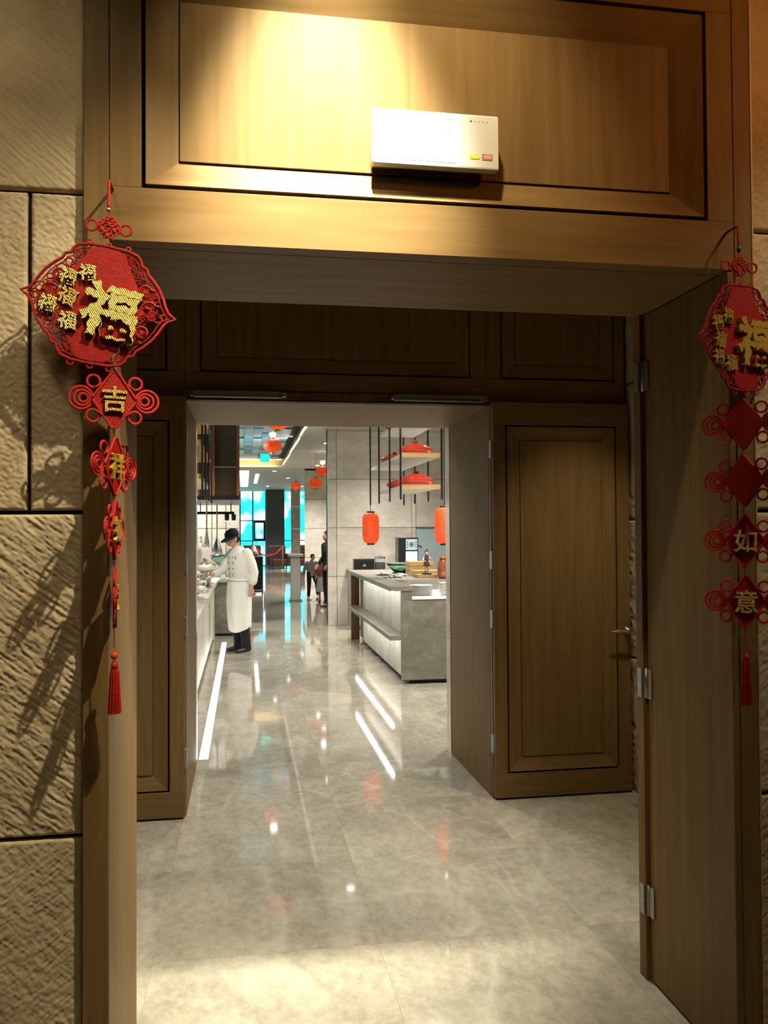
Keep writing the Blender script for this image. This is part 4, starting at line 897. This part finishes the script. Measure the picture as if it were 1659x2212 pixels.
def body(J, parent, s=1., vox=.011):
    """one continuous skin: head with nose, ears and chin, neck, trunk, arms with hands, legs"""
    mb = MB(); hx, hy, hz_ = J['head']
    mb.ball((hx, hy, hz_), .076, .094, .112); mb.ball((hx, hy-.028, hz_-.062), .052, .055, .05)          # skull, jaw
    mb.tube([(hx, hy-.086, hz_+.016), (hx, hy-.104, hz_-.012), (hx, hy-.088, hz_-.022)], [.010, .014, .011], 6)   # nose
    for q in (-1, 1): mb.ball((hx+q*.077, hy+.008, hz_-.008), .013, .020, .030, 8, 6)
    nk = J['neck']; limb(mb, [(nk[0], nk[1], nk[2]-.06), (nk[0], nk[1], nk[2]), (hx, hy+.012, hz_-.06)], [.062, .056, .052])
    hp = J['hipc']; levels(mb, [(hp[2]-.08, hp[0], hp[1], .13, .09), (hp[2]+.12, hp[0], hp[1], .12, .085), (nk[2]-.22, nk[0], nk[1]+.01, .14, .095), (nk[2]-.09, nk[0], nk[1]+.005, .13, .08), (nk[2]-.02, nk[0], nk[1], .07, .06)], 16)
    for q in (-1, 1):
        k = 'L' if q > 0 else 'R'
        limb(mb, [J['sh'+k], J['el'+k], J['wr'+k]], [.048, .038, .025]); d = Vector(J['wr'+k])-Vector(J['el'+k]); hand(mb, J['wr'+k], J.get('hd'+k, d), q)
        limb(mb, [J['hi'+k], J['kn'+k], J['an'+k]], [.075, .05, .036])
    o = soft(mb, 'body', 'skin', parent, vox, 3)
    fc = MB()
    for q in (-1, 1): fc.ball((hx+q*.030, hy-.0905, hz_+.010), .009, .006, .006, 8, 6)
    fc.build('eyes', 'button_dark', parent); MB().ball((hx, hy-.083, hz_-.056), .022, .006, .006, 10, 6).build('mouth', 'food_red', parent)
    return o
def shoe(parent, an, mt, yaw=0., L=.27):
    mb = MB(); c, s = math.cos(yaw), math.sin(yaw)
    P = lambda x, y, z: (an[0]+x*c-y*s, an[1]+x*s+y*c, z)
    vs = []
    prof = [(.07, .036, .09), (.03, .042, .10), (-.03, .044, .085), (-.09, .048, .06), (-.15, .046, .048), (-.19, .030, .036)]
    n = 10
    for y, w, h in prof:
        for i in range(n):
            a = 2*PI*i/n; vs.append(P(w*math.cos(a), y*L/.27, max(.002, h/2+h/2*math.sin(a)*1.0)))
    fs = [(j*n+i, j*n+(i+1) % n, (j+1)*n+(i+1) % n, (j+1)*n+i) for j in range(len(prof)-1) for i in range(n)] + [tuple(range(n)), tuple(range((len(prof)-1)*n, len(prof)*n))]
    mb.add(vs, fs); mb.build('shoe', mt, parent, smooth=True)

# the chef: facing the buffet at the left, head bent
ch = empty('person', (-.075, 12.02, 0), math.radians(-56), 'person in white chef jacket, long apron and black cap working at the left buffet', 'person')
Jc = dict(head=(-.02, -.10, 1.575), neck=(0, -.02, 1.44), hipc=(0, .02, .95), shL=(.185, .02, 1.385), elL=(.235, .085, 1.12), wrL=(.235, .05, .90), shR=(-.185, .0, 1.385), elR=(-.25, -.11, 1.14), wrR=(-.17, -.36, 1.06),
          hiL=(.09, .02, .90), knL=(.10, .0, .49), anL=(.10, .045, .085), hiR=(-.09, .02, .90), knR=(-.085, .0, .49), anR=(-.085, .045, .085))
body(Jc, ch)
mb = MB(); levels(mb, [(.90, 0, .0, .185, .135), (1.0, 0, .0, .175, .132), (1.12, 0, 0, .185, .138), (1.28, 0, 0, .205, .142), (1.37, 0, .0, .195, .115), (1.42, 0, -.005, .12, .085), (1.465, 0, -.015, .072, .072)], 24)
limb(mb, [(.165, .02, 1.375), (.22, .06, 1.22), (.24, .085, 1.10), (.238, .065, .985)], [.075, .072, .066, .066]); limb(mb, [(-.165, .0, 1.375), (-.225, -.07, 1.22), (-.25, -.115, 1.13), (-.215, -.26, 1.09)], [.075, .07, .064, .06])
soft(mb, 'jacket', 'fabric_white', ch, .011, 4)
cl_ = MB(); cl_.tube([(.066*math.cos(a), -.02+.062*math.sin(a), 1.462+.010*math.sin(a)) for a in [2*PI*q/18 for q in range(18)]], .013, 6, True); cl_.build('collar', 'fabric_white', ch, smooth=True)
for x in (-.045, .045):
    for z in (1.32, 1.24, 1.16, 1.08): MB().ball((x+.01, -.142+.012*(z-1.2)**2, z), .009, .006, .009, 8, 6).build('button', 'button_dark', ch)
pm = MB(); pm.box(.085, .125, -.133, -.129, 1.318, 1.322); pm.box(.09, .12, -.133, -.129, 1.306, 1.310); pm.ball((.105, -.130, 1.333), .007, .003, .006, 8, 6); pm.build('chest_emblem', 'button_dark', ch)
ap = MB()
n = 40; vs = []; fs = []
LV = [(.30, .165, .150, 0.01), (.36, .172, .158, .01), (.55, .185, .168, 0), (.75, .20, .170, 0), (.92, .196, .150, 0), (1.0, .186, .142, 0), (1.03, .184, .141, 0)]
for j, (z, rx, ry, dy) in enumerate(LV):
    for i in range(n):
        a = 2*PI*i/n; f = 1+.035*math.cos(a*7+j*.6)*(1-j/7); vs.append((rx*f*math.cos(a)+.01, ry*f*math.sin(a)-.01+dy, z+(.03*math.sin(a*2+.6) if j == 0 else 0)))
for j in range(len(LV)-1):
    for i in range(n): fs.append((j*n+i, j*n+(i+1) % n, (j+1)*n+(i+1) % n, (j+1)*n+i))
ap.add(vs, fs); ao = ap.build('apron', 'fabric_apron', ch, smooth=True); so = ao.modifiers.new('thick', 'SOLIDIFY'); so.thickness = .005; sb = ao.modifiers.new('sub', 'SUBSURF'); sb.levels = 1; sb.render_levels = 2
ws = MB(); ws.tube([(.01+.192*math.cos(a), -.01+.148*math.sin(a), 1.005+.006*math.sin(3*a)) for a in [2*PI*q/28 for q in range(28)]], .014, 6, True); ws.build('apron_tie', 'fabric_apron', ch, smooth=True)
mb = MB(); limb(mb, [(.09, .02, .88), (.10, .0, .49), (.10, .045, .13), (.10, .045, .085)], [.10, .078, .070, .072]); limb(mb, [(-.09, .02, .88), (-.085, .0, .49), (-.085, .045, .13), (-.085, .045, .085)], [.10, .078, .070, .072]); soft(mb, 'trousers', 'fabric_navy', ch, .012, 3)
shoe(ch, (.10, .045), 'shoe_black', .15); shoe(ch, (-.085, .045), 'shoe_black', -.15)
cp = empty('cap', (-.02, -.10, 1.605)); cp.parent = ch; cp.rotation_euler = (.30, 0, 0)
mb = MB(); mb.lathe([(.094, 0), (.097, .02), (.092, .06), (.07, .092), (.035, .108), (.008, .112)], n=24, sx=.92, sy=1.12); mb.build('crown', 'fabric_navy', cp, smooth=True)
br = MB(); vs = []; fs = []
for k in range(9):
    a = PI+PI*(k+.0)/8*1.0; ca, sa_ = math.cos(a), math.sin(a)
    for r, z in ((.92, .004), (1.0+.78*max(0, -sa_)**1.2, -.030*max(0, -sa_)), (1.0+.78*max(0, -sa_)**1.2, -.038*max(0, -sa_)-.002), (.92, -.004)): vs.append((.092*r*ca, .106*r*sa_, z+.006))
for k in range(8):
    for q in range(4): fs.append((k*4+q, k*4+(q+1) % 4, (k+1)*4+(q+1) % 4, (k+1)*4+q))
fs += [(0,1,2,3), (32,33,34,35)]
br.add(vs, fs).build('brim', 'fabric_navy', cp, smooth=False)
MB().ball((0, 0, .113), .008, .008, .005, 8, 6).build('top_button', 'fabric_navy', cp)
hr_ = MB(); hr_.ball((-.02, -.065, 1.575), .078, .072, .085); hr_.build('hair', 'hair_black', ch, smooth=True)

def simple_person(loc, rz, s, label, top, bottom, J, hair_long=False, skirt=False, shoe_m='shoe_black', bag=False):
    p = empty('person', loc, rz, label, 'person'); p.scale = (s, s, s)
    body(J, p, vox=.014)
    mb = MB(); nk, hp = J['neck'], J['hipc']
    levels(mb, [(hp[2]-.06, hp[0], hp[1], .185, .13), (hp[2]+.1, hp[0], hp[1], .175, .125), (nk[2]-.2, nk[0], nk[1]+.01, .195, .14), (nk[2]-.07, nk[0], nk[1], .18, .11), (nk[2]-.02, nk[0], nk[1], .1, .08), (nk[2]+.02, nk[0], nk[1], .068, .066)], 20)
    for k in 'LR':
        a, b, c = Vector(J['sh'+k]), Vector(J['el'+k]), Vector(J['wr'+k]); limb(mb, [a, b, b.lerp(c, .85)], [.075, .06, .046])
    soft(mb, 'top', top, p, .014, 4)
    mb = MB()
    if skirt: levels(mb, [(.42, hp[0], hp[1], .26, .22), (.7, hp[0], hp[1], .22, .18), (hp[2]+.06, hp[0], hp[1], .17, .125)], 20)
    else:
        for k in 'LR': limb(mb, [J['hi'+k], J['kn'+k], Vector(J['an'+k])], [.105, .078, .062])
        levels(mb, [(hp[2]-.12, hp[0], hp[1], .16, .12), (hp[2]+.04, hp[0], hp[1], .17, .125)], 16)
    soft(mb, 'skirt' if skirt else 'trousers', bottom, p, .014, 3)
    for k in 'LR':
        an = J['an'+k]; e = empty('shoe_pair_half') if False else None
        shoe(p, (an[0], an[1]), shoe_m, 0)
        if an[2] > .12: p.children[-1].location = (0, 0, an[2]-.085)
    h = MB(); hx, hy, hz_ = J['head']; h.ball((hx, hy+.016, hz_+.022), .088, .098, .108)
    if hair_long: h.ball((hx, hy+.045, hz_-.10), .085, .06, .14)
    soft(h, 'hair', 'hair_black', p, .012, 2)
    return p
J1 = dict(head=(.02, -.06, 1.60), neck=(0, 0, 1.45), hipc=(0, .03, .95), shL=(.185, 0, 1.38), elL=(.24, .03, 1.13), wrL=(.22, -.10, .93), shR=(-.185, 0, 1.38), elR=(-.25, .10, 1.14), wrR=(-.27, .12, .90),
          hiL=(.09, .02, .92), knL=(.13, -.16, .53), anL=(.20, -.10, .16), hiR=(-.09, .02, .92), knR=(-.10, .02, .49), anR=(-.10, .05, .085))
J0 = dict(head=(0, -.03, 1.60), neck=(0, 0, 1.45), hipc=(0, .02, .95), shL=(.185, 0, 1.38), elL=(.24, .03, 1.13), wrL=(.22, -.12, .95), shR=(-.185, 0, 1.38), elR=(-.24, .02, 1.13), wrR=(-.22, -.14, .95),
          hiL=(.09, .02, .92), knL=(.10, .0, .49), anL=(.10, .05, .085), hiR=(-.09, .02, .92), knR=(-.10, .0, .49), anR=(-.10, .05, .085))
simple_person((1.60, 20.45, 0), .5, .645, 'person, a small child in grey shirt and navy trousers stepping right', 'fabric_grey', 'fabric_navy', J1, shoe_m='shoe_white')
simple_person((1.775, 19.6, 0), -.3, .60, 'person, a small child in rust top and grey skirt behind the adult', 'fabric_rust', 'fabric_skirt', J0, True, True)
simple_person((1.80, 18.4, 0), -1.2, .97, 'person, an adult all in black half hidden by the marble wall', 'fabric_black', 'fabric_black', J0)
